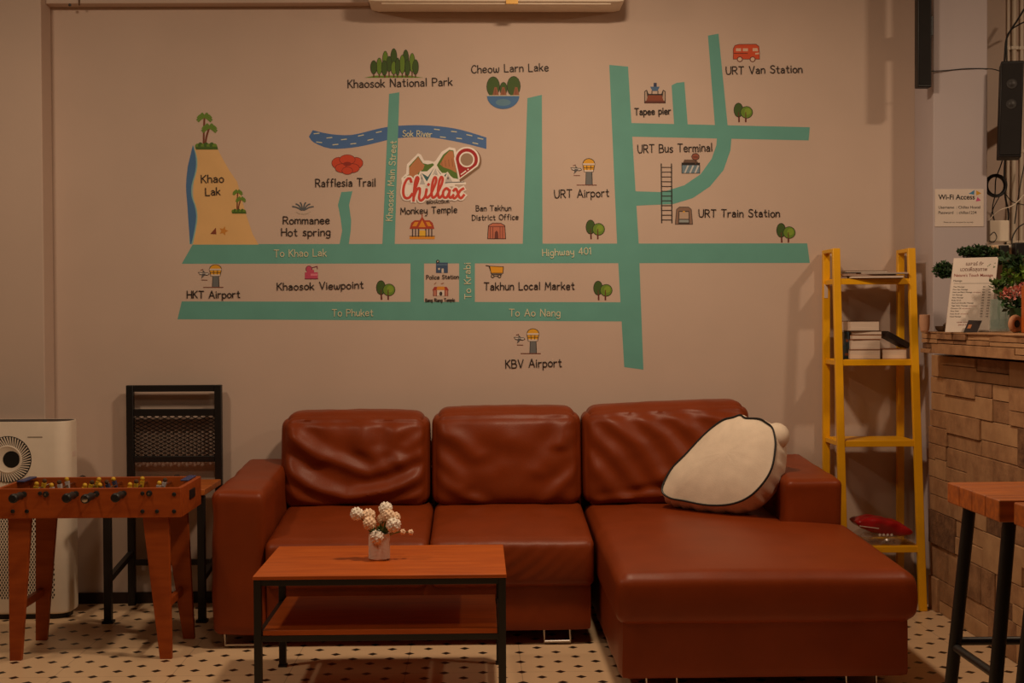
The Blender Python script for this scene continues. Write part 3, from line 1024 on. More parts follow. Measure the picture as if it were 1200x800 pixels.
wtext(ink, 'Password   : chillax1234', 1099.8, 1145, 250.6, 3.4, bold=.008)
wtext(ink, 'Please ask our reception for any help', 1106, 1141, 261, 1.5)
ink.build('lettering', wf, fixn=False, smooth=False)
for pts, cc in ((((1135, 227), (1142, 222.5), (1141.5, 228)), (70, 140, 190)), (((1144, 223), (1150, 226.5), (1144, 229)), (222, 168, 50)), (((1143.5, 236), (1149.5, 235), (1145.5, 230.5)), (210, 90, 140))):
    t = MB().add([wpx(*p)+Vector((0, -.0004, 0)) for p in pts], [(0, 1, 2)], mat('paper_%d' % cc[0], cc, .7)) 
    q = MB()
    q.add([wpx(*p)+Vector((0, -.0004, 0)) for p in pts], [(0, 1, 2)], mat('paper_%d' % cc[0], cc, .7))
    q.build('triangle_mark', wf, fixn=False)

# ------------------------------------------------------------------ things on the counter
# massage price board
Yb0, Yb1 = 5.0, 5.09
BLc, BRc, TLc, TRc = P(1108, 387, Y=Yb0), P(1160, 387.5, Y=Yb0), P(1118, 302.5, Y=Yb1), P(1170, 301, Y=Yb1)
dz = KT+.001-min(BLc.z, BRc.z)
for q in (BLc, BRc): q.z = KT+.001
mb = thing('price_board', ((BLc.x+BRc.x)/2, Yb0, KT), 'tall cream massage price board leaning back on the counter', 'sign')
nb = (BRc-BLc).cross(TLc-BLc).normalized()
_d = ray(1170, 301)
TRc = Vector((0, 0, CAMZ))+_d*((BLc-Vector((0, 0, CAMZ))).dot(nb)/_d.dot(nb))
MB().prism([BLc, BRc, TRc, TLc], -nb*.006, M_paper).build('board', mb)
ux = (BRc-BLc)
uy = (TLc-BLc)
ux, uy = ux/52.0, uy/85.0            # one photo pixel along the board
M_inkr = mat('red_ink', (150, 62, 50), .7)
def btext(t, txt, x, y, w_, cap, m=M_ink, bold=0.0):
    put_text(t, txt, BLc+ux*x+uy*y, ux, uy, w_, cap, m, .0005, bold)
t = MB()
btext(t, 'เนเชอร์ ทัช', 15, 76.5, 21, 4.2, mat('brown_ink', (112, 66, 52), .7), .01)
btext(t, 'นวดเพื่อสุขภาพ', 9, 70, 32, 4.2, mat('brown_ink', (112, 66, 52), .7), .01)
btext(t, "Nature's Touch Massage", 2.5, 63.5, 46, 3.4, M_inkr, .01)
btext(t, 'Massage', 2.5, 57.8, 10, 2)
t.box(BLc, BLc, M_ink)
rows_ = ['Thai Massage', 'Foot Spa Massage', 'Neck and Back Massage', 'Oil Massage', 'Aloe Massage', 'Body Scrub', 'Hand and Shoulder Massage', 'Tiger Balm Massage', 'Coconut Oil', 'Face Mask', 'Foot Scrub', 'Head Massage']
for i, s_ in enumerate(rows_):
    y = 51-i*3.1
    btext(t, s_, 3, y, min(26, 1.1*len(s_)), 1.5)
    btext(t, '%d' % (200+50*((i*3) % 5)), 38, y, 3, 1.4)
    btext(t, '%d' % (300+50*((i*2) % 5)), 45, y, 3, 1.4)
    if i in (2, 7, 8, 10): btext(t, 'with herbal oil', 3+min(26, 1.1*len(s_))+1, y, 9, 1.2, M_inkr)
btext(t, 'open every day', 12, 10.5, 20, 1.5, M_inkr)
btext(t, 'please book', 14, 7.5, 14, 1.5, M_inkr)
t.build('lettering', mb, fixn=False, smooth=False)
q = MB()
q.bar(BLc+ux*3+uy*55.6+nb*.0005, BLc+ux*45+uy*55.6+nb*.0005, .0008, .0004, M_ink, (0, 0, 1))
q.build('rule', mb)
q = MB()
for i in range(7):
    c = BLc+ux*random.uniform(38, 50)+uy*random.uniform(74, 80)+nb*.0006
    q.add([c+ux*math.cos(k)*.9+uy*math.sin(k)*.5 for k in (0, 1.5, 3.1, 4.6)], [(0, 1, 2, 3)], M_leaf)
q.build('leaf_motif', mb, fixn=False)
# leaflet in front of it
a0, a1, a2, a3 = P(1129, 389, Y=4.93), P(1145, 389, Y=4.93), P(1151, 375.5, Y=4.985), P(1135, 375, Y=4.985)
for q in (a0, a1): q.z = KT+.001
lf = thing('leaflet', ((a0.x+a1.x)/2, 4.93, KT), 'small dark card propped against the price board', 'card')
nn = (a1-a0).cross(a3-a0).normalized()
MB().prism([a0, a1, a2, a3], -nn*.002, M_cov['dark']).build('card', lf)
q = MB()
q.add([a0+(a1-a0)*u+(a3-a0)*v+nn*.0004 for u, v in ((.15, .3), (.4, .3), (.4, .62), (.15, .62))], [(0, 1, 2, 3)], M_cov['tan'])
q.build('picture', lf, fixn=False)
# glass jar with greenery
jc = P(1171, 391, Y=4.93)
jc.z = KT
jr = 11*4.93/FPX
gj = thing('glass_vase', jc, 'straight clear glass vase holding green leaves beside the price board', 'vase')
MB().lathe(jc, [(jr*.9, .001), (jr, .004), (jr, .125), (jr*.92, .125), (jr*.92, .012), (.001, .010)], M_glass, 24).build('glass', gj)
MB().lathe(jc, [(jr*.9, .013), (jr*.9, .05), (.001, .05)], clear('water', (120, 150, 140), .05, .4), 20).build('water', gj)
def leaves(t, c, rx, ry, rz_, n, size, m, rnd):
    for i in range(n):
        while True:
            d = Vector((rnd.uniform(-1, 1), rnd.uniform(-1, 1), rnd.uniform(-1, 1)))
            if .25 < d.length < 1: break
        p = Vector(c)+Vector((d.x*rx, d.y*ry, d.z*rz_))
        a = Vector((rnd.uniform(-1, 1), rnd.uniform(-1, 1), rnd.uniform(-.3, 1))).normalized()
        b = a.orthogonal().normalized()
        b.rotate(Matrix.Rotation(rnd.random()*6.28, 3, a))
        s_ = size*rnd.uniform(.6, 1.3)
        k = a.cross(b)*s_*.12
        t.add([p, p+a*s_*.5+b*s_*.28+k, p+a*s_, p+a*s_*.5-b*s_*.28+k], [(0, 1, 2, 3)], m)
rnd = random.Random(11)
t = MB()
for px, py, r, n, m in ((1178, 338, 11, 60, M_leaf), (1189, 322, 13, 100, M_leafb), (1167, 333, 5, 16, M_leaf), (1186, 308, 12, 80, M_leafd), (1199, 326, 13, 90, M_leafb), (1195, 312, 12, 70, M_leafd)):
    c = P(px, py, Y=4.93)
    k = r*4.93/FPX
    leaves(t, c, k, k, k*.9, n, .028, m, rnd)
for i in range(8):
    e = P(1168+i*4, 325+(i % 3)*6, Y=4.93)
    t.tube(smooth_pts([jc+Vector((0, 0, .03)), jc+Vector((0, 0, .12)), e], 4), .0018, M_leaf, 5)
t.build('foliage', gj, fixn=False)
# pink flowers in a dark pot
pc = P(1194, 392, Y=4.80)
pc.z = KT
pp = thing('flower_pot', pc, 'pot of pink blossom with green leaves at the right end of the counter', 'flowers')
MB().lathe(pc, [(.02, 0), (.026, .01), (.034, .09), (.031, .09), (.022, .012), (.001, .012)], M_leafd, 20).build('pot', pp)
t = MB()
for px, py in ((1176, 347), (1181, 342), (1187, 345), (1190, 338), (1196, 340), (1200, 334), (1183, 349), (1194, 346)):
    c = P(px, py, Y=4.80)
    leaves(t, c, .014, .014, .012, 26, .014, M_pink, rnd)
t.build('blossom', pp, fixn=False)
t = MB()
for px, py in ((1186, 358), (1194, 362), (1199, 352), (1180, 356)):
    leaves(t, P(px, py, Y=4.80), .022, .02, .03, 26, .026, M_leafd, rnd)
t.tube([pc+Vector((0, 0, .01)), pc+Vector((0, 0, .15))], .003, M_leafd, 6)
t.build('foliage', pp, fixn=False)
# bonsai behind the board
bc = P(1107, 384, Y=5.25)
bc.z = KT
bo = thing('bonsai', bc, 'small bonsai tree with dark green pads behind the price board', 'plant')
MB().lathe(bc, [(.025, 0), (.034, .008), (.038, .022), (.034, .022), (.001, .02)], M_bark, 20).build('pot', bo)
t = MB()
pts = [bc+Vector((0, 0, .02)), P(1116, 372, Y=5.25), P(1124, 350, Y=5.25), P(1130, 330, Y=5.25), P(1145, 306, Y=5.25)]
t.tube(smooth_pts(pts, 5), [.010-.0003*i for i in range(21)], M_bark, 8)
t.tube(smooth_pts([P(1130, 335, Y=5.25), P(1118, 326, Y=5.25), P(1106, 320, Y=5.25)], 4), .004, M_bark, 6)
t.build('trunk', bo)
t = MB()
for px, py, rx, rz_, n in ((1146, 296, 25, 7, 900), (1107, 317, 12, 10, 600), (1166, 302, 16, 10, 420)):
    c = P(px, py, Y=5.25)
    k = 5.25/FPX
    leaves(t, c, rx*k, .04, rz_*k, n, .016, M_leafd, rnd)
t.build('foliage', bo, fixn=False)
# tan cup near the ladder and a twist of tan fabric at the far end
cc_ = P(1083.5, 386, Y=5.27)
cc_.z = KT
tag(MB().lathe(cc_, [(.012, 0), (.017, .003), (.021, .03), (.021, .066), (.018, .068), (.017, .062), (.001, .058)], mat('tan_ceramic', (206, 160, 128), .5), 20).build('cup'), 'small tan cup at the ladder end of the counter', 'cup')
rc = P(1190, 388, Y=4.72)
rc.z = KT+.033
rl = thing('tape_roll', (rc.x, rc.y, KT), 'tan roll with a dark core standing on the counter right of the glass vase', 'roll')
def torus(t, c, R0, r_, m, ax, n=24):
    ax = Vector(ax).normalized()
    x = ax.orthogonal().normalized()
    y = ax.cross(x)
    t.tube([c+(x*math.cos(2*math.pi*i/n)+y*math.sin(2*math.pi*i/n))*R0 for i in range(n+1)], r_, m, 10)
t = MB()
torus(t, rc, .022, .011, mat('tan_roll', (214, 156, 118), .6), (.5, -1, 0))
t.build('roll', rl)
MB().lathe(rc-Vector((.005, -.01, 0)), [(.0125, 0), (.0125, .02)], M_blackp, 16, (.5, -1, 0)).build('core', rl)
wx = P(1196.5, 370, Y=4.68).x
wb = thing('wooden_block', (wx+.03, 4.62, KT), 'upright orange wooden block at the right edge on the counter', 'block')
MB().box((wx, 4.56, KT), (wx+.06, 4.68, KT+.17), M_wood).build('block', wb, bevel=.003)

# ------------------------------------------------------------------ bar stools
def stool(x0, y0, y1, label):
    s_ = thing('bar_stool', (x0+.18, (y0+y1)/2, 0), label, 'stool', 'bar stools along the counter')
    zt_ = .80
    x1 = x0+.36
    t = MB()
    n = 4
    for i in range(n):
        a_, b_ = y0+(y1-y0)*i/n, y0+(y1-y0)*(i+1)/n
        t.box((x0, a_+.0004, zt_-.052), (x1, b_-.0004, zt_), M_seatwood)
    t.build('seat', s_, bevel=.003)
    cs = {}
    for ix, sx in ((0, -1), (1, 1)):
        for iy, sy in ((0, -1), (1, 1)):
            tx = (x0+.045) if ix == 0 else (x1-.045)
            ty = (y0+.05) if iy == 0 else (y1-.04)
            tp = Vector((tx, ty, zt_-.052))
            bt = Vector((tx+sx*.07, ty+sy*.02, 0))
            cs[ix, iy] = (tp, bt)
            MB().tube([bt, tp], .0165, M_black, 14).build('leg', s_)
    def at(k, z): 
        tp, bt = cs[k]
        return bt+(tp-bt)*(z/(zt_-.052))
    for a_, b_, z in (((0, 0), (0, 1), .375), ((1, 0), (1, 1), .375), ((0, 1), (1, 1), .39), ((0, 0), (1, 0), .31)):
        MB().tube([at(a_, z), at(b_, z)], .011, M_black, 10).build('foot_rail', s_)
sx0 = P(1110, 566, Y=3.42).x
stool(sx0, 3.075, 3.42, 'bar stool with thick orange wood seat and black legs, the farther of the two')
stool(sx0+.022, 2.70, 3.045, 'bar stool cut off by the right edge of the picture, nearer to the camera')

# ------------------------------------------------------------------ loudspeakers, cables and router at the right
def speaker(x0, x1, y0, y1, z0, z1, label, rot=None, drivers=True):
    s_ = thing('column_speaker', ((x0+x1)/2, (y0+y1)/2, z0), label, 'loudspeaker')
    t = MB().box((x0, y0, z0), (x1, y1, z1), M_blackp, rot)
    t.build('cabinet', s_, bevel=.004)
    c = Vector(((x0+x1)/2, (y0+y1)/2, (z0+z1)/2))
    rr_ = rot if rot is not None else Matrix.Identity(3)
    h = (z1-z0)/2
    q = MB().box((x0+.006, y0-.004, z0+.01), (x1-.006, y0+.001, z1-.01), mat('speaker_cloth', (30, 28, 28), .9), rot, c)
    q.build('grille', s_, bevel=.001)
    if drivers:
        for zz in (.25, .50):
            p = Vector((0, y0-c.y-.0045, h*(1-2*(.24 if zz < .3 else .45))))
            p = c+rr_ @ p
            MB().lathe(p, [(.022, 0), (.020, .002), (.012, .001), (.008, .003), (.001, .004)], mat('driver_grey', (46, 44, 44), .5), 20, rr_ @ Vector((0, -1, 0))).build('driver', s_)
    if x1 < xp0: MB().box((x1-.012, y1-.001, c.z-.04), (xp0+.002, y1+.05, c.z+.04), M_black).build('bracket', s_)
    else: MB().bar((c.x+.01, y1-.03, c.z), (c.x+.155, YW-.001, c.z), .03, .05, M_black).build('bracket', s_)

x0, x1 = P(1073.5, 60, Y=5.5).x, P(1092.5, 60, Y=5.5).x
speaker(x0+.008, x1-.002, 5.5, 5.545, P(1080, 102, Y=5.5).z, 2.72, 'narrow black column speaker hanging at the top left of the right column', drivers=False)
x0, x1 = P(1178, 130, Y=5.42).x, P(1203, 130, Y=5.42).x
speaker(x0, x1, 5.42, 5.54, P(1185, 184, Y=5.42).z, P(1185, 71, Y=5.42).z, 'black column speaker with two drivers among the cables right of the column', rot=Matrix.Rotation(R(-18), 3, 'Z') @ Matrix.Rotation(R(1.5), 3, 'Y'))

def cable(pix, Y, r, label, m=M_blackp, group='cables right of the column', name='cable', n=5):
    pts = [P(q[0], q[1], Y=(q[2] if len(q) > 2 else Y)) for q in pix]
    t = MB().tube(smooth_pts(pts, n), r, m, 7)
    tag(t.build(name), label, 'cable', group)
YC = 5.70
cable([(1092, 83.5, 5.52), (1110, 82.5, YPR-.004), (1132, 80.5, YPR-.004), (1157, 80.5, YPR-.004), (1168, 82, 5.5), (1177, 86, 5.47)], 5.5, .0022, 'thin black cable running across the right column between the speakers')
cable([(1202, 8), (1192, 24), (1183, 38), (1179, 48), (1178, 60), (1177, 72)], 5.56, .004, 'thick black cable dropping from the top right corner to the speaker')
cable([(1204, 24), (1192, 30), (1184, 36), (1180, 45), (1180, 72)], 5.58, .003, 'black cable curving in below the top right corner')
cable([(1176, 184), (1172, 196), (1167, 210), (1166, 228), (1163, 245), (1166, 262)], 5.62, .0026, 'thin black cable hanging from the speaker down past the coil')
cable([(1178, 184), (1177, 205), (1178, 230), (1182, 250), (1180, 270), (1178, 290)], 5.64, .004, 'thick black cable hanging from the speaker to the router')
cable([(1200, 228), (1188, 240), (1172, 246), (1164, 252), (1159, 258)], 5.6, .002, 'pale cable slanting down left above the router', M_white)
cable([(1200, 240), (1186, 236), (1176, 226), (1168, 236), (1162, 250), (1158, 270)], 5.66, .002, 'thin black cable looping left across the wall')
cable([(1200, 262), (1192, 268), (1186, 280), (1188, 292), (1196, 298)], 5.6, .0028, 'black cable looping in front of the white rack at the right edge')
cable([(1160, 276), (1165, 272), (1168, 278), (1164, 284), (1159, 282)], 5.6, .002, 'short black cable loop at the left end of the white rack')
cable([(1189, 262), (1192, 240), (1196, 215), (1201, 190)], 5.68, .0024, 'black cable rising along the right edge below the speaker')
# coiled cable
cc_ = P(1167, 218, Y=5.62)
t = MB()
for i in range(5):
    torus(t, cc_+Vector((random.uniform(-.003, .003), -.004*i+.008, random.uniform(-.003, .003))), .042+.002*(i % 3), .0042, M_blackp, (random.uniform(-.1, .1), 1, .05))
tag(t.build('cable_coil'), 'round coil of black cable hanging right of the column', 'cable')
for i, (px, r_) in enumerate(((1181.5, .006), (1188, .010), (1197, .008))):
    p = P(px, 150, Y=YW-.012)
    t = MB().tube([(p.x, YW-r_-.002, 1.2), (p.x, YW-r_-.002, ZC-.001)], r_, M_white, 12)
    root = thing('conduit', (p.x, YW-r_, 1.2), ['thin white conduit nearest the right column on the wall', 'middle and widest white conduit on the wall behind the right speaker', 'white conduit nearest the right edge of the picture'][i], 'pipe', 'wall conduits')
    t.build('pipe', root)
    for z in (1.55, 1.95, 2.4):
        MB().box((p.x-r_-.006, YW-2*r_-.005, z), (p.x+r_+.006, YW-.001, z+.014), M_white).build('clip', root)
a, b = P(1160, 283, Y=5.60), P(1183, 258, Y=5.60)
ro = thing('router', ((a.x+b.x)/2, 5.65, a.z), 'white router box on the wall rack right of the column', 'router')
MB().box((a.x, 5.60, a.z), (b.x, 5.64, b.z), M_white).build('case', ro, bevel=.004)
a, b = P(1157.5, 290, Y=5.58), P(1197, 284, Y=5.58)
rk = thing('wall_rack', ((a.x+b.x)/2, 5.68, a.z), 'narrow white wall rack carrying the router and plugs', 'rack')
MB().box((a.x, 5.58, a.z), (b.x+.1, YW-.001, a.z+.012), M_white).build('board', rk, bevel=.002)
MB().box((a.x, YW-.02, a.z-.05), (b.x+.1, YW-.001, a.z), M_white).build('back_rail', rk, bevel=.002)
for i, (p0, p1, y0, y1) in enumerate(((1172, 1183, 301, 287), (1190, 1202, 302, 284))):
    a, b = P(p0, y0, Y=5.53), P(p1, y1, Y=5.53)
    r_ = thing('power_adapter', ((a.x+b.x)/2, 5.55, a.z), ['black plug-in adapter below the white router', 'black adapter block at the right edge beside the rack'][i], 'adapter', 'adapters on the rack')
    MB().box((a.x, 5.53, a.z), (b.x, 5.575, b.z), M_blackp).build('case', r_, bevel=.004)
    MB().tube(smooth_pts([((a.x+b.x)/2, 5.55, a.z), ((a.x+b.x)/2+.01, 5.56, a.z-.06), ((a.x+b.x)/2+.03, 5.6, a.z-.12)], 4), .003, M_blackp, 6).build('cord', r_)
a, b = P(1163, 300, Y=5.53), P(1171, 287, Y=5.53)
tag(MB().soft((a.x, 5.53, a.z), (b.x, 5.572, b.z), .006, mat('cream_plastic', (220, 190, 150), .5), (8, 6, 8)).build('power_plug'), 'cream plug below the white router', 'plug')

# ------------------------------------------------------------------ air conditioner above the mural
a, b = P(430, 3.5, Y=5.58), P(733, 1.5, Y=5.58)
ac = thing('air_conditioner', ((a.x+b.x)/2, 5.68, b.z), 'white wall air conditioner whose underside shows at the top edge', 'air conditioner')
def acf(p, u):
    return p
MB().soft((a.x, 5.58, (a.z+b.z)/2), (b.x, YW-.001, (a.z+b.z)/2+.28), .02, M_white, (30, 10, 12)).build('case', ac)
MB().box((a.x+.06, 5.60, (a.z+b.z)/2-.003), (b.x-.06, 5.66, (a.z+b.z)/2+.002), M_white).build('louvre', ac)
c = P(600, 2, Y=5.59)
MB().box((c.x-.025, 5.575, c.z-.012), (c.x+.025, 5.582, c.z+.02), M_yellow).build('sticker', ac)

# ------------------------------------------------------------------ the mural
mu = thing('wall_mural', (P(580, 300, Y=YW).x, YW, 1.2), 'painted map mural with teal roads and small pictures on the wall above the sofa', 'mural')
C_ = {}
def pm(c, nm=None):
    if c not in C_: C_[c] = mat(nm or ('paint_%d_%d_%d' % c), c, .65, vary=.03, scale=8)
    return C_[c]
TEAL, RIVER, SAND, SEA, FOAM = (102, 172, 163), (74, 116, 176), (228, 188, 128), (70, 118, 172), (140, 190, 190)
INK, PALE, BRN = (36, 26, 24), (214, 214, 184), (128, 70, 54)
GRN, GRD, GRL = (106, 142, 44), (64, 94, 36), (132, 164, 52)
class Paint:
    """flat paint on the wall, drawn in photo pixels; every layer sits a hair further out"""
    def __init__(s, lay=1, step=.1): s.t = MB(); s.k = lay; s.st = step
    def poly(s, c, pts):
        y = YW-.0003*s.k
        s.k += .2
        s.t.add([P(p[0], p[1], Y=y) for p in pts], [tuple(range(len(pts)))], pm(c))
        return s
    def el(s, c, cx, cy, rx, ry, n=16, a0=0, a1=360):
        m = n if a1-a0 >= 360 else n+1
        return s.poly(c, [(cx+rx*math.cos(R(a0+(a1-a0)*i/n)), cy-ry*math.sin(R(a0+(a1-a0)*i/n))) for i in range(m)])
    def line(s, c, pts, w, sm=False, n=4):
        y = YW-.0003*s.k
        s.k += s.st
        if not sm and len(pts) > 2:
            for a_, b_ in zip(pts, pts[1:]): s.line(c, [a_, b_], w)
            return s
        pts = [Vector((p[0], p[1], 0)) for p in pts]
        if sm and len(pts) > 2: pts = smooth_pts(pts, n)
        L_, R_ = [], []
        for i, p in enumerate(pts):
            d = (pts[min(i+1, len(pts)-1)]-pts[max(i-1, 0)])
            if d.length < 1e-6: d = Vector((1, 0, 0))
            d.normalize()
            nn_ = Vector((-d.y, d.x, 0))*w/2
            e = d*w*.35 if i == len(pts)-1 else (-d*w*.35 if i == 0 else Vector())
            L_.append(p+nn_+e)
            R_.append(p-nn_+e)
        k = len(pts)
        s.t.add([P(p.x, p.y, Y=y-(.00002*(i % k) if sm else 0)) for i, p in enumerate(L_+R_)], [(i, i+1, k+i+1, k+i) for i in range(k-1)], pm(c))
        return s
    def done(s, name, label=None):
        o = s.t.build(name, mu, smooth=False)
        return tag(o, label) if label else o

def road(pts, lay=1): Paint(lay).poly(TEAL, pts).done('road')
road([(226,286),(946,285),(949,308),(213,309)], 1.0)
road([(213,353),(728,354),(729,376.5),(208,374)], 1.05)
road([(481,306),(497,306),(497,356),(481,356)], 1.1)
road([(538,306),(556.5,306),(556.5,357),(538,357)], 1.12)
road([(618,115),(635,111),(635.8,288),(612.5,288)], 1.2)
road([(714,76),(736,78),(748.5,285),(754,433),(731.5,430),(723,282)], 1.25)
road([(736,144),(949,149),(947.6,164.5),(738,160)], 1.3)
road([(787,100),(793,97),(802,96),(806,147),(790,147)], 1.35)
road([(829.6,41.7),(842,39.4),(853,150),(838,150)], 1.4)
road([(857.5,158),(856,176),(848,199),(832,218.5),(812,232),(789,239),(744,241),(743,224),(776,225),(802,217),(821,204),(834,186),(839.5,170),(840.5,158)], 1.45)
road([(400,225),(413,224),(409,240),(411.5,258),(411,270),(408.5,288),(397.5,288),(401,270),(399,255),(396,240)], 1.5)
rv = smooth_pts([(366.5,152.5,0),(387,157,0),(412,158,0),(440,151.5,0),(459,148,0),(487,146.5,0),(515,148,0),(540,152,0),(570,161,0)], 3)
rv2 = smooth_pts([(570,174.5,0),(540,167,0),(509,161.5,0),(484,160.5,0),(459,163,0),(434,169,0),(412,173,0),(387,174,0),(368,167,0),(362,160,0)], 3)
p = Paint(1.6).poly(RIVER, [(v.x, v.y) for v in rv+rv2])
for x, y, s_ in ((371,157,-1),(386,162,-1),(403,164,-1),(423,160,-2),(374,166,1),(393,170,-1),(414,169,-1),(434,165,-2),(444,156,-2),(512,151,1),(532,153.5,1),(550,157,2),(519,160,1),(538,161.5,1),(557,166.5,2),(563,161,2)):
    p.line(PALE, [(x-3, y+.35*s_), (x+3, y+s_)], 1.1)
p.done('river', 'wavy blue river with pale dashes')
Paint(2.6).poly(TEAL, [(456,110),(468,108),(462.5,288),(448,288)]).done('road')
p = Paint(1.1)
p.poly(SAND, [(228,174),(255,174.5),(261,186),(269,200),(278,213),(283,232),(288,250),(296,274),(303,286.5),(225,286.5)])
p.poly(FOAM, [(v.x, v.y) for v in smooth_pts([(226.5,170,0),(231,185,0),(230.5,200,0),(226,217,0),(226,230,0),(230.5,245,0),(231,260,0),(226,286,0)], 3)]+[(222,286),(221,200)])
p.poly(SEA, [(v.x, v.y) for v in smooth_pts([(226,170,0),(229.5,185,0),(229,200,0),(224.5,217,0),(224.5,230,0),(229,245,0),(229.5,260,0),(224,286,0),(222,275,0),(219.5,240,0),(218,217,0),(220,195,0)], 3)])
p.done('beach', 'sandy beach beside a strip of blue sea')

# --- little pictures
def trees(x0, y0, s=1.0):
    p = Paint(4)
    w_, h = 22.5*s, 22*s
    p.line((104, 44, 34), [(x0+.27*w_, y0+h), (x0+.26*w_, y0+.55*h)], 1.8*s).line((104, 44, 34), [(x0+.62*w_, y0+h), (x0+.62*w_, y0+.6*h)], 1.8*s)
    p.el(INK, x0+.24*w_, y0+.38*h, .25*w_, .39*h).el(GRD, x0+.24*w_, y0+.38*h, .22*w_, .36*h)
    p.el(INK, x0+.66*w_, y0+.50*h, .33*w_, .33*h).el(GRN, x0+.66*w_, y0+.50*h, .30*w_, .30*h).el(GRL, x0+.72*w_, y0+.46*h, .17*w_, .18*h)
    p.line((104, 44, 34), [(x0+.24*w_, y0+.5*h), (x0+.26*w_, y0+.8*h)], .9*s).line((104, 44, 34), [(x0+.62*w_, y0+.5*h), (x0+.62*w_, y0+.9*h)], 1.0*s)
    p.done('tree_picture')
for x, y in ((686.6, 257.5), (860, 120.5), (910, 261.4), (441, 328.5), (695.5, 329)): trees(x, y)
def airport(tx, y0, h, px_):
    p = Paint(4)
    w_ = 14.5
    Y_ = (232, 172, 40)
    p.poly(INK, [(tx-3.4,y0+.5*h),(tx+4,y0+.5*h),(tx+4.6,y0+h),(tx-4,y0+h)]).poly((112, 116, 118), [(tx-2.8,y0+.5*h),(tx+3.3,y0+.5*h),(tx+3.8,y0+h),(tx-3.3,y0+h)])
    p.el(INK, tx, y0+.2*h, 7.2, .2*h, 14, 0, 180).el(Y_, tx, y0+.2*h, 6.4, .175*h, 14, 0, 180)
    p.poly(INK, [(tx-7.6,y0+.2*h),(tx+7.6,y0+.2*h),(tx+5.6,y0+.52*h),(tx-5.6,y0+.52*h)]).poly(Y_, [(tx-6.4,y0+.27*h),(tx+6.4,y0+.27*h),(tx+5.4,y0+.44*h),(tx-5.4,y0+.44*h)])
    p.poly((224, 210, 196), [(tx-7,y0+.19*h),(tx+7,y0+.19*h),(tx+7,y0+.26*h),(tx-7,y0+.26*h)]).poly((224, 210, 196), [(tx-5.4,y0+.44*h),(tx+5.4,y0+.44*h),(tx+5.2,y0+.51*h),(tx-5.2,y0+.51*h)])
    for d in (-2.4, 2.4): p.line(INK, [(tx+d, y0+.27*h), (tx+d*.85, y0+.44*h)], .7)
    p.line(INK, [(tx-6.2, y0+.36*h), (tx+6.2, y0+.36*h)], .6)
    p.line(BRN, [(tx-14, y0+h+.3), (tx+9, y0+h+.3)], .8)
    yy = y0+.42*h
    p.poly(INK, [(px_-7,yy-2.2),(px_+5,yy-1.4),(px_+6.5,yy+.3),(px_+4,yy+1.8),(px_-5,yy+1)]).poly((214, 206, 200), [(px_-6,yy-1.4),(px_+5,yy-.8),(px_+5.6,yy+.3),(px_+4,yy+1),(px_-4.6,yy+.4)])
    p.poly((90, 90, 92), [(px_-2,yy-.5),(px_+2.4,yy-.3),(px_-3,yy+5.5)]).poly((90, 90, 92), [(px_-1,yy-1.2),(px_+2,yy-1),(px_-1.6,yy-5)])
    p.line(BRN, [(px_-4, yy-4.5), (px_-1, yy-5.5)], .6).line(BRN, [(px_-3, yy+7), (px_+4, yy+7.2)], .6)
    p.done('airport_picture')
airport(690, 185.4, 31, 675.5)
airport(252.5, 309.7, 26.5, 239)
airport(624.5, 384.7, 29, 609)
p = Paint(4)                                     # forest
p.poly(GRN, [(427,91),(440,88.5),(480,88.5),(496,91)])
for i, (x, y0, y1, w_, c) in enumerate(((451.5,60,80,6,GRN),(461.5,57,78,7,GRD),(475.5,58.5,80,6.5,GRD),(456,66,84,6,GRD),(483,62.5,84,6,GRN),(471.5,64.5,86,6,GRN),(444.5,68,87,6,GRN),(438,71,86.5,7,GRD),(450.5,71,88,6.5,GRD),(461.5,72,87,6,GRN),(466,68,88,5,GRD),(477.5,70,88,6,GRD),(487,70,87,6.5,GRD))):
    cx, cy, h = x, (y0+y1)/2, (y1-y0)/2
    p.line((104, 60, 34), [(x, y1-2), (x, 90)], 1.3)
    p.el(INK, cx, cy, w_/2+.5, h+.5).el(c, cx, cy, w_/2, h)
p.done('forest_picture')
p = Paint(4)                                     # lake
for x, y, rx, ry in ((578,101.5,7.4,11.5),(602,101,7.6,11.5),(590,104,4,7.5)): p.el(INK, x, y, rx+.5, ry+.5).el(GRD, x, y, rx, ry)
for x in (581, 590, 605): p.poly((150, 96, 66), [(x-4,112),(x-1.5,102),(x+1.2,102),(x+3.8,112)]).line(BRN, [(x-.2, 104), (x-.4, 111)], .7)
p.el(SEA, 589.7, 112, 19, 15.6, 18, 180, 360).el((96, 140, 166), 589.7, 120, 9, 4).line(PALE, [(570.8, 112), (608.6, 112)], .8)
p.done('lake_picture')
p = Paint(4)                                     # flower
RF = (206, 74, 44)
for x, y, rx, ry in ((397,191,8,6.5),(417,191,8,6.5),(407,187,9,5.5),(401,197,8,5),(413,197,8,5),(407,200,6,4)): p.el((120, 40, 28), x, y, rx+.6, ry+.6).el(RF, x, y, rx, ry)
p.el((150, 44, 30), 407, 192, 5, 2.4)
p.done('flower_picture')
p = Paint(4)                                     # hot spring
for dx, dy in ((-12,-4),(-8,-7),(-3,-8.5),(3,-8.5),(8,-7),(12,-4)):
    p.line((88, 96, 104), [(355+dx*.15, 246), (355+dx*.6, 246+dy*.75), (355+dx, 246+dy)], 1.6, True)
p.line((190, 176, 160), [(347, 248), (352, 250.3), (359, 250.3), (363, 248)], 1.0, True)
p.done('spring_picture')
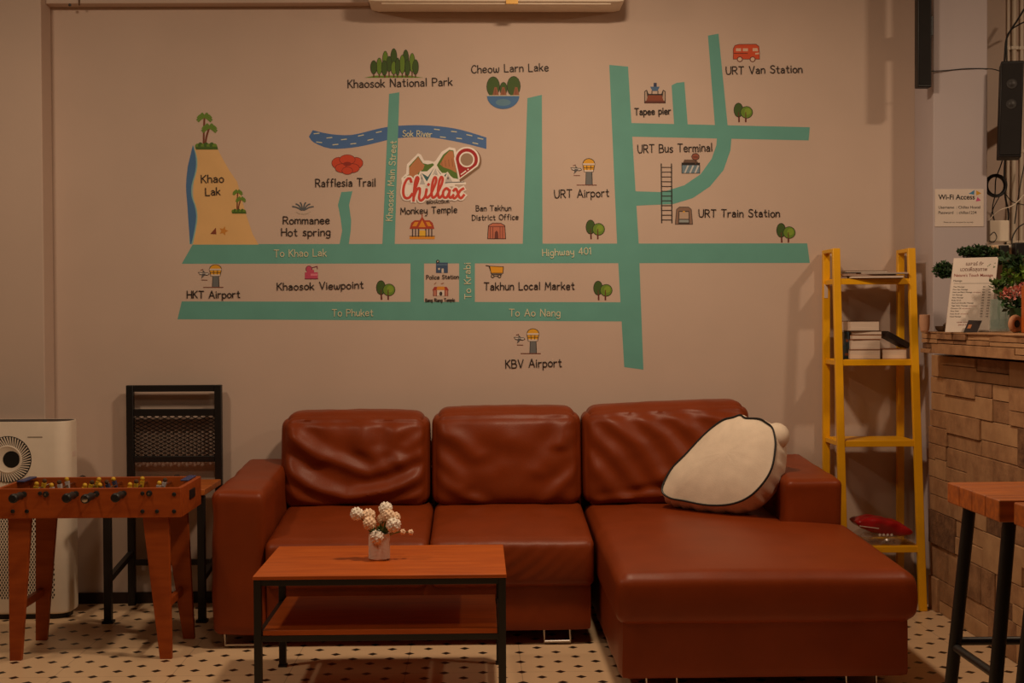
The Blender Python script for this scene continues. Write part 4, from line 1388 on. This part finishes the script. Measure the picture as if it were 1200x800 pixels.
def palm(x, y0, h, w_):
    p = Paint(4)
    for ax, ay, bx, by in ((.38, .95, .42, .18), (.46, .95, .66, .45)):
        tx, ty = x+bx*w_, y0+by*h
        p.line((120, 60, 34), [(x+ax*w_, y0+ay*h), (x+(ax*.75+bx*.25)*w_, y0+(ay+by)/2*h), (tx, ty)], .085*w_, True)
        for an in (-10, 25, 60, 120, 155, 190, 215, -35):
            dx, dy = math.cos(R(an)), -math.sin(R(an))
            L_ = .36*w_
            p.line(GRN if an % 2 else (104, 140, 48), [(tx, ty), (tx+dx*L_*.6, ty+dy*L_*.55), (tx+dx*L_, ty+dy*L_*.5+L_*.32)], .085*w_, True)
    for i in range(7):
        p.el((70, 104, 32) if i % 2 else GRN, x+w_*(.08+.14*i), y0+.92*h-(.03*h if i % 2 else 0), .12*w_, .07*h, 10)
    p.poly((70, 104, 32), [(x, y0+.93*h), (x+w_*1.05, y0+.93*h), (x+w_*1.08, y0+h), (x, y0+h)])
    p.done('palm_picture')
palm(229.5, 128.5, 46.5, 24)
palm(272, 219.5, 30.5, 15.5)
p = Paint(4)
st = []
for i in range(10):
    rr_ = 5.6 if i % 2 == 0 else 2.6
    st.append((262+rr_*math.sin(i*.628+.3), 270.5-rr_*math.cos(i*.628+.3)))
p.poly((206, 140, 56), st).poly((130, 64, 40), [(246.5,274),(253,266.5),(253.5,274.5)])
p.done('starfish_picture')
p = Paint(4)                                     # monkey temple
OR, RO = (226, 150, 44), (176, 66, 38)
p.poly(OR, [(480,276.5),(509.4,276.5),(509.4,280),(480,280)])
for x in (483.5, 487, 490.5, 499, 502.5, 506): p.line((88, 70, 66), [(x, 264), (x, 277)], 1.4)
p.poly((236, 190, 60), [(491.5,270),(498.5,270),(498.5,277),(491.5,277)])
p.poly(RO, [(480,268),(482,261),(486,258),(503.5,258),(507,261),(509,268)]).poly(OR, [(483,265),(486,260),(503,260),(506,265)])
p.poly(RO, [(487,267),(491,259),(494.7,253.5),(498.5,259),(502.5,267)]).poly(OR, [(490.5,266),(494.7,257.5),(499,266)])
p.line(RO, [(494.7, 251), (494.7, 256)], 1).line(INK, [(480, 276.6), (509.4, 276.6)], .6)
p.done('temple_picture')
p = Paint(4)                                     # district office
PK = (196, 116, 92)
p.poly(INK, [(571,280),(572,264),(577,261),(587,261),(592,264),(593,280)]).poly(PK, [(571.8,279.4),(572.8,264.5),(577.2,261.7),(586.8,261.7),(591.2,264.5),(592.2,279.4)])
for x in (574.5, 577.5, 586, 589): p.line((110, 56, 48), [(x, 266), (x, 279.4)], .7)
p.poly((110, 56, 48), [(579.5,279.4),(580,272),(581.8,270),(583.6,272),(584.2,279.4)]).line((110, 56, 48), [(573, 265.5), (591, 265.5)], .7)
p.done('office_picture')
p = Paint(4)                                     # viewpoint
VP = (196, 76, 108)
p.poly(VP, [(357.3,319),(372.5,319),(372.5,326.5),(357.3,326.5)]).el((120, 40, 66), 362, 315, 3.9, 3.9).el(VP, 362, 315, 3.1, 3.1).poly(VP, [(359.5,316),(368,316),(368,324),(359.5,324)])
p.poly((226, 130, 150), [(364,320.5),(372,320.5),(372,323),(364,323)]).line((120, 40, 66), [(357.3, 326.6), (372.6, 326.6)], .8).line((120, 40, 66), [(366, 313.5), (371.5, 312), (372, 315)], .9)
p.done('viewpoint_picture')
p = Paint(4)                                     # police station
PB = (58, 84, 120)
p.poly(PB, [(511,307.5),(524.8,307.5),(524.8,319.7),(511,319.7)]).poly((214, 204, 194), [(517.5,314.5),(520,314.5),(520,319.7),(517.5,319.7)]).el((214, 204, 194), 514.5, 315, 1.2, 1.2).el(INK, 513, 306.3, 2, 2).el((214, 204, 194), 513, 306.3, .8, .8)
p.line((110, 140, 166), [(512, 310), (524, 310)], .9)
p.done('police_picture')
p = Paint(4)                                     # second temple
p.poly((166, 56, 44), [(506.6,340),(509,336),(523.5,336),(526,340)]).poly((196, 130, 110), [(507.5,340),(525,340),(525,346.5),(507.5,346.5)]).poly((222, 148, 50), [(512.5,335.5),(520.5,335.5),(521.5,339.5),(511.5,339.5)])
p.poly((222, 212, 200), [(512.2,339.8),(520.8,339.8),(520.8,346.5),(512.2,346.5)]).el((60, 50, 50), 516.6, 344, 1.8, 2.5)
for x in (508, 511.3, 521.6, 524.8): p.line((130, 50, 44), [(x, 340), (x, 346.6)], .8)
p.line((160, 96, 60), [(509, 333), (511, 331)], .7).line((160, 96, 60), [(517, 332.5), (520, 331.5)], .7)
p.done('shrine_picture')
p = Paint(4)                                     # shopping cart
p.line(INK, [(569.5, 311), (573, 311.6), (576.5, 321.6), (588, 321.6)], 1.0)
p.poly(INK, [(573.5,311.4),(590.4,312.2),(589.8,320.4),(575.2,320.4)]).poly((232, 166, 34), [(574.4,312.2),(589.5,312.9),(589,319.6),(575.8,319.6)])
for x in (577.3, 585.3): p.el(INK, x, 323.6, 2.1, 2.1).el((200, 180, 160), x, 323.6, 1.1, 1.1)
p.line(INK, [(579, 323.6), (583.5, 323.6)], .8)
p.done('cart_picture')
p = Paint(4)                                     # van
VO = (214, 84, 44)
p.poly((110, 44, 30), [(859,69.5),(859,57),(861,53),(866,51.6),(886,51.4),(889.5,54),(890.3,62),(890.3,69.5)]).poly(VO, [(859.6,69),(859.6,57.2),(861.5,53.6),(866,52.3),(885.7,52.1),(889,54.5),(889.7,62),(889.7,69)])
for x in (865.5, 873.5): p.poly((224, 190, 166), [(x-3,56.6),(x+3,56.6),(x+3,60),(x-3,60)])
p.poly((224, 190, 166), [(882,56.4),(887.5,56.4),(888.5,60),(882,60)]).line((110, 44, 30), [(859.6, 62.5), (876, 62.5)], .8)
p.poly((224, 190, 166), [(885,62),(889.6,61.6),(889.6,63.4),(885,64)])
for x in (867, 882): p.el((110, 44, 30), x, 69.4, 3.4, 3.2).el((222, 200, 180), x, 69.4, 2.4, 2.3)
p.done('van_picture')
p = Paint(4)                                     # pier
p.poly(INK, [(755,121),(755,107),(758,105),(760,110),(775,110),(777,105),(780,107),(780,121)]).poly((180, 160, 144), [(755.8,119),(755.8,107.5),(757.6,106.4),(759.4,119)]).poly((180, 160, 144), [(775.6,119),(777.4,106.4),(779.2,107.5),(779.2,119)])
p.poly((140, 72, 48), [(759.5,111.5),(775.5,111.5),(777.5,118),(757.5,118)]).poly((104, 52, 40), [(756,118),(779,118),(779,120.5),(756,120.5)])
p.poly((76, 110, 150), [(762,101.5),(773,101.5),(770.5,106.5),(764.5,106.5)]).poly((50, 62, 96), [(766,97),(769.6,97),(769.6,101.5),(766,101.5)]).line(INK, [(764, 106.5), (764, 111)], .9).line(INK, [(771, 106.5), (771, 111)], .9)
p.done('pier_picture')
p = Paint(4)                                     # bus terminal
p.poly(INK, [(798.7,190.5),(820.3,190.5),(820.3,203.2),(798.7,203.2)]).poly((112, 140, 158), [(799.4,193.5),(819.6,193.5),(819.6,202.6),(799.4,202.6)])
for x in (804, 810, 816): p.poly((206, 206, 204), [(x-2.4,202.6),(x+1.4,193.8),(x+3.4,193.8),(x-.4,202.6)])
p.poly((110, 86, 72), [(800.5,190.5),(802,187),(816,187),(818,190.5)]).line((90, 62, 50), [(815, 192), (815, 183)], 1.4).el((60, 40, 34), 815, 183.5, 4.7, 4.2).el((150, 86, 66), 815, 183.5, 4, 3.5)
p.line(INK, [(812.5, 184), (817.5, 184)], .7)
p.done('terminal_picture')
p = Paint(5)                                     # railway
for x in (774.9, 786.9): p.line((36, 26, 26), [(x, 192), (x+.5, 261)], 1.3)
for i in range(12): p.line((50, 36, 34), [(774.9, 196+i*5.6), (787.2, 196+i*5.6)], .9)
p.done('railway_picture')
p = Paint(4)                                     # train
p.poly((70, 58, 54), [(791,263),(792.5,245),(796,242.2),(807,242.2),(810.5,245),(812,263)]).poly((140, 112, 96), [(791.8,262.4),(793.2,245.4),(796.2,243),(806.8,243),(809.8,245.4),(811.2,262.4)])
p.poly((70, 58, 54), [(794.7,262.6),(795.3,247),(807.6,247),(808.3,262.6)]).poly((190, 166, 146), [(796,256.4),(796.2,248.2),(806.8,248.2),(807,256.4)]).poly((150, 160, 160), [(796,257.5),(807,257.5),(807.2,260.5),(795.8,260.5)])
p.el((226, 170, 50), 801.5, 248, 1.4, 1.0)
p.done('train_picture')

# --- hostel logo
def LG(x, y): return (455+x*.1626, 160+y*.1626)
WH = (252, 246, 240)
ROCK = (196, 132, 88)
p = Paint(4)
p.poly(WH, [LG(*q) for q in ((94,300),(128,266),(134,200),(215,120),(236,130),(258,172),(290,172),(330,182),(342,172),(384,110),(440,76),(482,84),(496,130),(506,230),(516,312),(560,330),(560,345),(420,345),(420,420),(110,420))])
p.poly((92, 128, 48), [LG(*q) for q in ((108,298),(150,272),(150,212),(216,140),(250,192),(285,200),(322,192),(330,205),(280,250),(232,252),(205,300))])
p.poly(ROCK, [LG(*q) for q in ((150,284),(152,222),(216,146),(240,186),(262,206),(252,236),(215,262),(205,296))])
p.poly((92, 128, 48), [LG(*q) for q in ((350,205),(395,130),(440,95),(470,100),(482,180),(503,305),(470,300),(420,262),(380,262))])
p.poly(ROCK, [LG(*q) for q in ((372,200),(405,140),(442,102),(468,106),(478,180),(492,262),(450,238),(400,222))])
for x in (385, 410, 435, 460): p.line((150, 92, 58), [LG(x, 150+(420-x)*.3+20), LG(x+4, 215)], .6)
p.poly(WH, [LG(*q) for q in ((185,360),(232,245),(280,285),(338,208),(400,275),(428,252),(480,330),(480,360))])
p.poly((196, 196, 196), [LG(*q) for q in ((205,345),(236,262),(266,345))]).poly((206, 204, 202), [LG(*q) for q in ((292,345),(340,228),(385,345))]).poly((206, 204, 202), [LG(*q) for q in ((400,345),(430,268),(462,325))])
p.poly((62, 110, 116), [LG(*q) for q in ((240,262),(285,290),(332,222),(278,325))]).poly((62, 110, 116), [LG(*q) for q in ((345,228),(395,286),(424,262),(404,308))])
p.line((90, 100, 104), [LG(400, 332), LG(548, 326)], .9)
for x, y in ((238, 300), (342, 278), (430, 300)): p.poly((120, 110, 104), [LG(x-5, y-8), LG(x+6, y-8), LG(x+6, y+8), LG(x-5, y+8)])
p.done('mountain_logo', 'logo of brown mountains and white tents')
p = Paint(10)
RD = (176, 34, 36)
def drop(cx, cy, r_, tx, ty):
    out = []
    for i in range(25):
        a_ = R(-32-i*(360-150)/24*-1)
        out.append((cx+r_*math.cos(a_), cy-r_*math.sin(a_)))
    return out+[(tx, ty)]
q = LG(566, 165)
p.poly((140, 108, 80), [(x+1.6, y+1.6) for x, y in drop(q[0], q[1], 15.6, *LG(508, 318))]).poly(WH, drop(q[0], q[1], 15, *LG(508, 312))).poly(RD, drop(q[0], q[1], 13, *LG(516, 298)))  # first, offset brown drop is the pin's shadow, painted flat
p.el(WH, q[0], q[1], 9.2, 9.2, 24).el((166, 140, 116), q[0], q[1], 7.4, 7.4, 24)
p.line(WH, [LG(525, 272), LG(558, 248)], 1.4).el(WH, *LG(575, 236), .9, .9)
p.done('map_pin', 'red map pin with a painted shadow')
CHI = [[(165,325),(158,303),(138,305),(116,345),(108,400),(120,438),(150,440),(172,412)],
       [(186,395),(212,325),(216,298),(204,296),(192,340),(184,420),(182,462)], [(186,430),(206,382),(226,372),(228,400),(222,440),(236,460),(262,436),(276,390)],
       [(276,378),(270,420),(280,440),(304,420)], [(304,420),(338,345),(346,305),(334,294),(320,330),(312,400),(322,440),(346,424)],
       [(346,424),(384,345),(392,302),(380,292),(366,330),(358,400),(368,440),(392,420)],
       [(440,388),(418,372),(396,398),(398,432),(420,438),(438,405),(444,380),(438,425),(450,440),(470,420)],
       [(470,390),(486,376),(500,400),(510,432),(526,442),(546,420)], [(542,374),(520,388),(496,426),(478,444),(466,436)], [(288,348),(292,342)]]
for nm, c, w_, lay in (('letter_outline', WH, 6.6, 11.0), ('logo_lettering', (212, 70, 54), 2.9, 17.0)):
    p = Paint(lay, .35)
    for s_ in CHI: p.line(c, [LG(*q) for q in s_], w_, True, 5)
    p.done(nm)

# --- hand lettering: a small single-stroke alphabet
def G(s):
    w_, *st = s.split('|')
    out = []
    for q in st:
        cur = q[0] == '~'
        nums = [float(v) for v in q.lstrip('~').split()]
        out.append((cur, [(nums[i]/10, nums[i+1]/10) for i in range(0, len(nums), 2)]))
    return float(w_)/10, out
GL = {
'A': '7|0 0 3.5 10 7 0|1.3 3.4 5.7 3.4', 'B': '6|0 0 0 10|~0 10 4 9.6 5 7.6 4 5.6 0 5.2|~0 5.2 4.6 5 6 2.6 4.6 .2 0 0',
'C': '6|~6 8.6 4.2 10 1.8 9.2 0 5 1.4 .9 4 0 6.2 1.6', 'D': '6.4|0 0 0 10|~0 10 4 9.2 6.4 5 4 .8 0 0', 'H': '6|0 0 0 10|6 0 6 10|0 5 6 5',
'K': '5.6|0 0 0 10|5.4 10 0 4.6|1.4 5.8 5.6 0', 'L': '5|0 10 0 0 5 0', 'M': '7.4|0 0 .6 10 3.7 3.4 6.8 10 7.4 0', 'N': '6.4|0 0 .2 10 6.2 0 6.4 10',
'O': '7|~3.5 10 0.6 8 0 5 .8 1.8 3.5 0 6.2 1.8 7 5 6.2 8.2 3.5 10', 'P': '5.6|0 0 0 10|~0 10 4.4 9.6 5.6 7.3 4.4 5 0 4.6', 'R': '6|0 0 0 10|~0 10 4.4 9.6 5.4 7.4 4.2 5.2 0 4.8|2.4 4.9 6 0',
'S': '5.6|~5.4 8.8 3.4 10 .9 9 .8 6.6 3 5.2 5.4 3.6 5 .9 2.6 0 0 1.4', 'T': '6.4|0 10 6.4 9.8|3.2 10 3 0', 'U': '6.2|~0 10 .1 4 1.2 .5 3.1 0 5 .6 6.1 4 6.2 10', 'V': '6.4|0 10 3.2 0 6.4 10',
'4': '5.6|4 0 4 10 0 3 5.6 3', '0': '5.4|~2.7 10 .5 8 0 5 .5 2 2.7 0 4.9 2 5.4 5 4.9 8 2.7 10', '1': '2|0 8 1.6 10 1.6 0', '@': '8|~5.6 4 4 6.5 2.4 5 3 3 5 3.2 5.8 6 6 3 7.6 4 7.6 7 4.4 9.6 .6 7 .4 3 3.6 0 6.6 .8',
'a': '4.8|~.5 5.2 2.4 6.3 4.2 5 4.4 3 4.4 0|~4.4 3.5 2 3.7 .2 2 1.4 .1 4.4 1.4', 'b': '4.8|0 10 0 0|~0 4.6 2.4 6.2 4.6 4.6 4.6 1.8 2.6 0 0 1.2', 'c': '4.4|~4.2 5.2 2.6 6.2 .6 5 0 3 .8 .8 2.6 0 4.4 1', 'd': '4.8|4.6 10 4.6 0|~4.6 4.6 2.4 6.2 .2 4.6 .1 1.8 2.2 0 4.6 1.2',
'e': '4.8|~.2 3.2 4.4 3.4 4.2 5.2 2.5 6.2 .6 5.2 0 3 .8 .8 2.6 0 4.6 1', 'f': '3.8|~3.8 9.6 2.4 10 1.4 8.6 1.3 5 1.3 0|0 5.9 3.2 5.9', 'g': '4.8|~4.4 5 2.4 6.2 .4 5 .2 2 2.2 .3 4.4 1.6|~4.5 6 4.5 0 4 -2.6 2 -3.4 .2 -2.6',
'h': '4.6|0 10 0 0|~0 3.8 1.4 5.8 3.2 6 4.4 4.6 4.5 0', 'i': '1|.4 6.2 .5 0|.4 8.2 .5 8.9', 'k': '4.6|0 10 0 0|4.2 6.2 0 2.6|1.4 3.8 4.6 0', 'l': '1|.4 10 .5 0', 'm': '7.2|0 6.2 0 0|~0 4 1.2 5.8 2.6 6 3.4 4.8 3.5 0|~3.5 4 4.8 5.8 6.2 6 7 4.8 7.1 0',
'n': '4.6|0 6.2 0 0|~0 3.8 1.4 5.8 3.2 6.1 4.4 4.6 4.5 0', 'o': '5|~2.5 6.2 .5 5 0 3.1 .6 1 2.5 0 4.4 1 5 3.1 4.5 5 2.5 6.2', 'p': '4.8|0 6.2 0 -3.4|~0 4.6 2.4 6.2 4.6 4.6 4.6 1.8 2.6 0 0 1.2', 'r': '3.6|0 6.2 0 0|~0 3.6 1.2 5.6 3.6 6',
's': '4|~3.8 5.4 2 6.2 .5 5.2 .8 3.8 3 2.8 3.8 1.4 2.4 0 0 .8', 't': '3.8|1.7 9 1.7 1.6 2.4 .1 3.8 .4|0 6.1 3.6 6.1', 'u': '4.6|~0 6.2 .1 2 1.4 0 3.2 .4 4.4 2.4|4.5 6.2 4.5 0', 'v': '4.6|0 6.2 2.3 0 4.6 6.2', 'w': '6.8|~0 6.2 .3 1.6 1.6 0 3 1.2 3.4 5|~3.4 5 3.8 1.2 5.2 0 6.4 1.6 6.8 6.2',
'y': '4.6|~0 6.2 .2 2.6 1.8 1.4 3.6 2.2 4.4 4|~4.5 6.2 4.4 0 3.6 -3 1.6 -3.2', ' ': '3.2', '-': '3|0 4 3 4', }
GLY = {k: G(v) for k, v in GL.items()}
def letter(txt, a, b, cap, c=INK, w_=1.15, lay=10):
    """txt written along the baseline from pixel a to pixel b"""
    tot = sum(GLY[ch_][0] for ch_ in txt)+.2*(len(txt)-1)
    ax, ay = a
    dx, dy = b[0]-ax, b[1]-ay
    L_ = math.hypot(dx, dy)
    ex, ey = dx/L_, dy/L_
    s_ = L_/tot
    p = Paint(lay, .05)
    x = 0
    for ch_ in txt:
        gw, st = GLY[ch_]
        jt = random.uniform(-.03, .03)
        for cur, pts in st:
            pp_ = [(ax+ex*(x+gx)*s_+ey*(gy+jt)*cap, ay+ey*(x+gx)*s_-ex*(gy+jt)*cap) for gx, gy in pts]
            p.line(c, pp_, w_, cur, 3)
        x += gw+.2
    p.done('lettering')
for q in (('Khaosok National Park', (408, 103), (530, 100), 9.2), ('Cheow Larn Lake', (552.7, 85.5), (642.7, 83), 8.8), ('Khao', (236, 214), (262, 213.5), 9), ('Lak', (241, 229), (258, 228.5), 8.8),
          ('Rafflesia Trail', (370, 218.7), (440, 218), 9), ('Rommanee', (332, 262.5), (386, 262), 8.6), ('Hot spring', (330, 276.5), (387, 276), 8.8), ('URT Airport', (650, 232), (713.6, 230), 9.2),
          ('URT Van Station', (851, 87), (940, 85), 8.8), ('URT Bus Terminal', (747.5, 179), (834.5, 177), 9.2), ('URT Train Station', (819, 254.3), (913.5, 254), 8.8), ('HKT Airport', (219.4, 349.5), (281, 348.8), 8.4),
          ('Khaosok Viewpoint', (325, 340), (425.7, 337.8), 8.4), ('Takhun Local Market', (567.5, 339.5), (673, 339), 8.6), ('KBV Airport', (592.8, 431), (658, 429.3), 9.4)):
    letter(*q)
letter('Tapee pier', (744, 134.8), (786, 133.4), 7.6, INK, 1.35)
letter('Monkey Temple', (469.7, 251), (535.6, 249), 7.6, INK, 1.0)
letter('Ban Takhun', (558, 247), (599, 246.5), 6.2, INK, .85)
letter('District Office', (553.4, 258), (607.5, 257), 6.2, INK, .85)
letter('Police Station', (499.8, 327), (537.5, 326.3), 4.6, INK, .75)
letter('Bang Riang Temple', (498.7, 353.4), (533, 353), 3.6, INK, .7)
letter('@KHAOSOK', (499.7, 239), (526.5, 237.6), 3.4, INK, .6)
for q in (('To Khao Lak', (321.5, 301), (382.5, 300), 8.4), ('Highway 401', (636, 300), (692.5, 297.6), 7.8), ('To Phuket', (389.5, 370.4), (437, 370), 8), ('To Ao Nang', (597, 370.3), (656.5, 370.3), 8.2),
          ('To Krabi', (552, 350), (551, 308), 7.6), ('Khaosok Main Street', (459.5, 258.5), (464.5, 165.5), 7.4), ('Sok River', (472, 160), (506, 160.6), 7)):
    letter(*q, PALE, 1.0)
for o in bpy.data.objects:
    if '_w' in o: del o['_w']
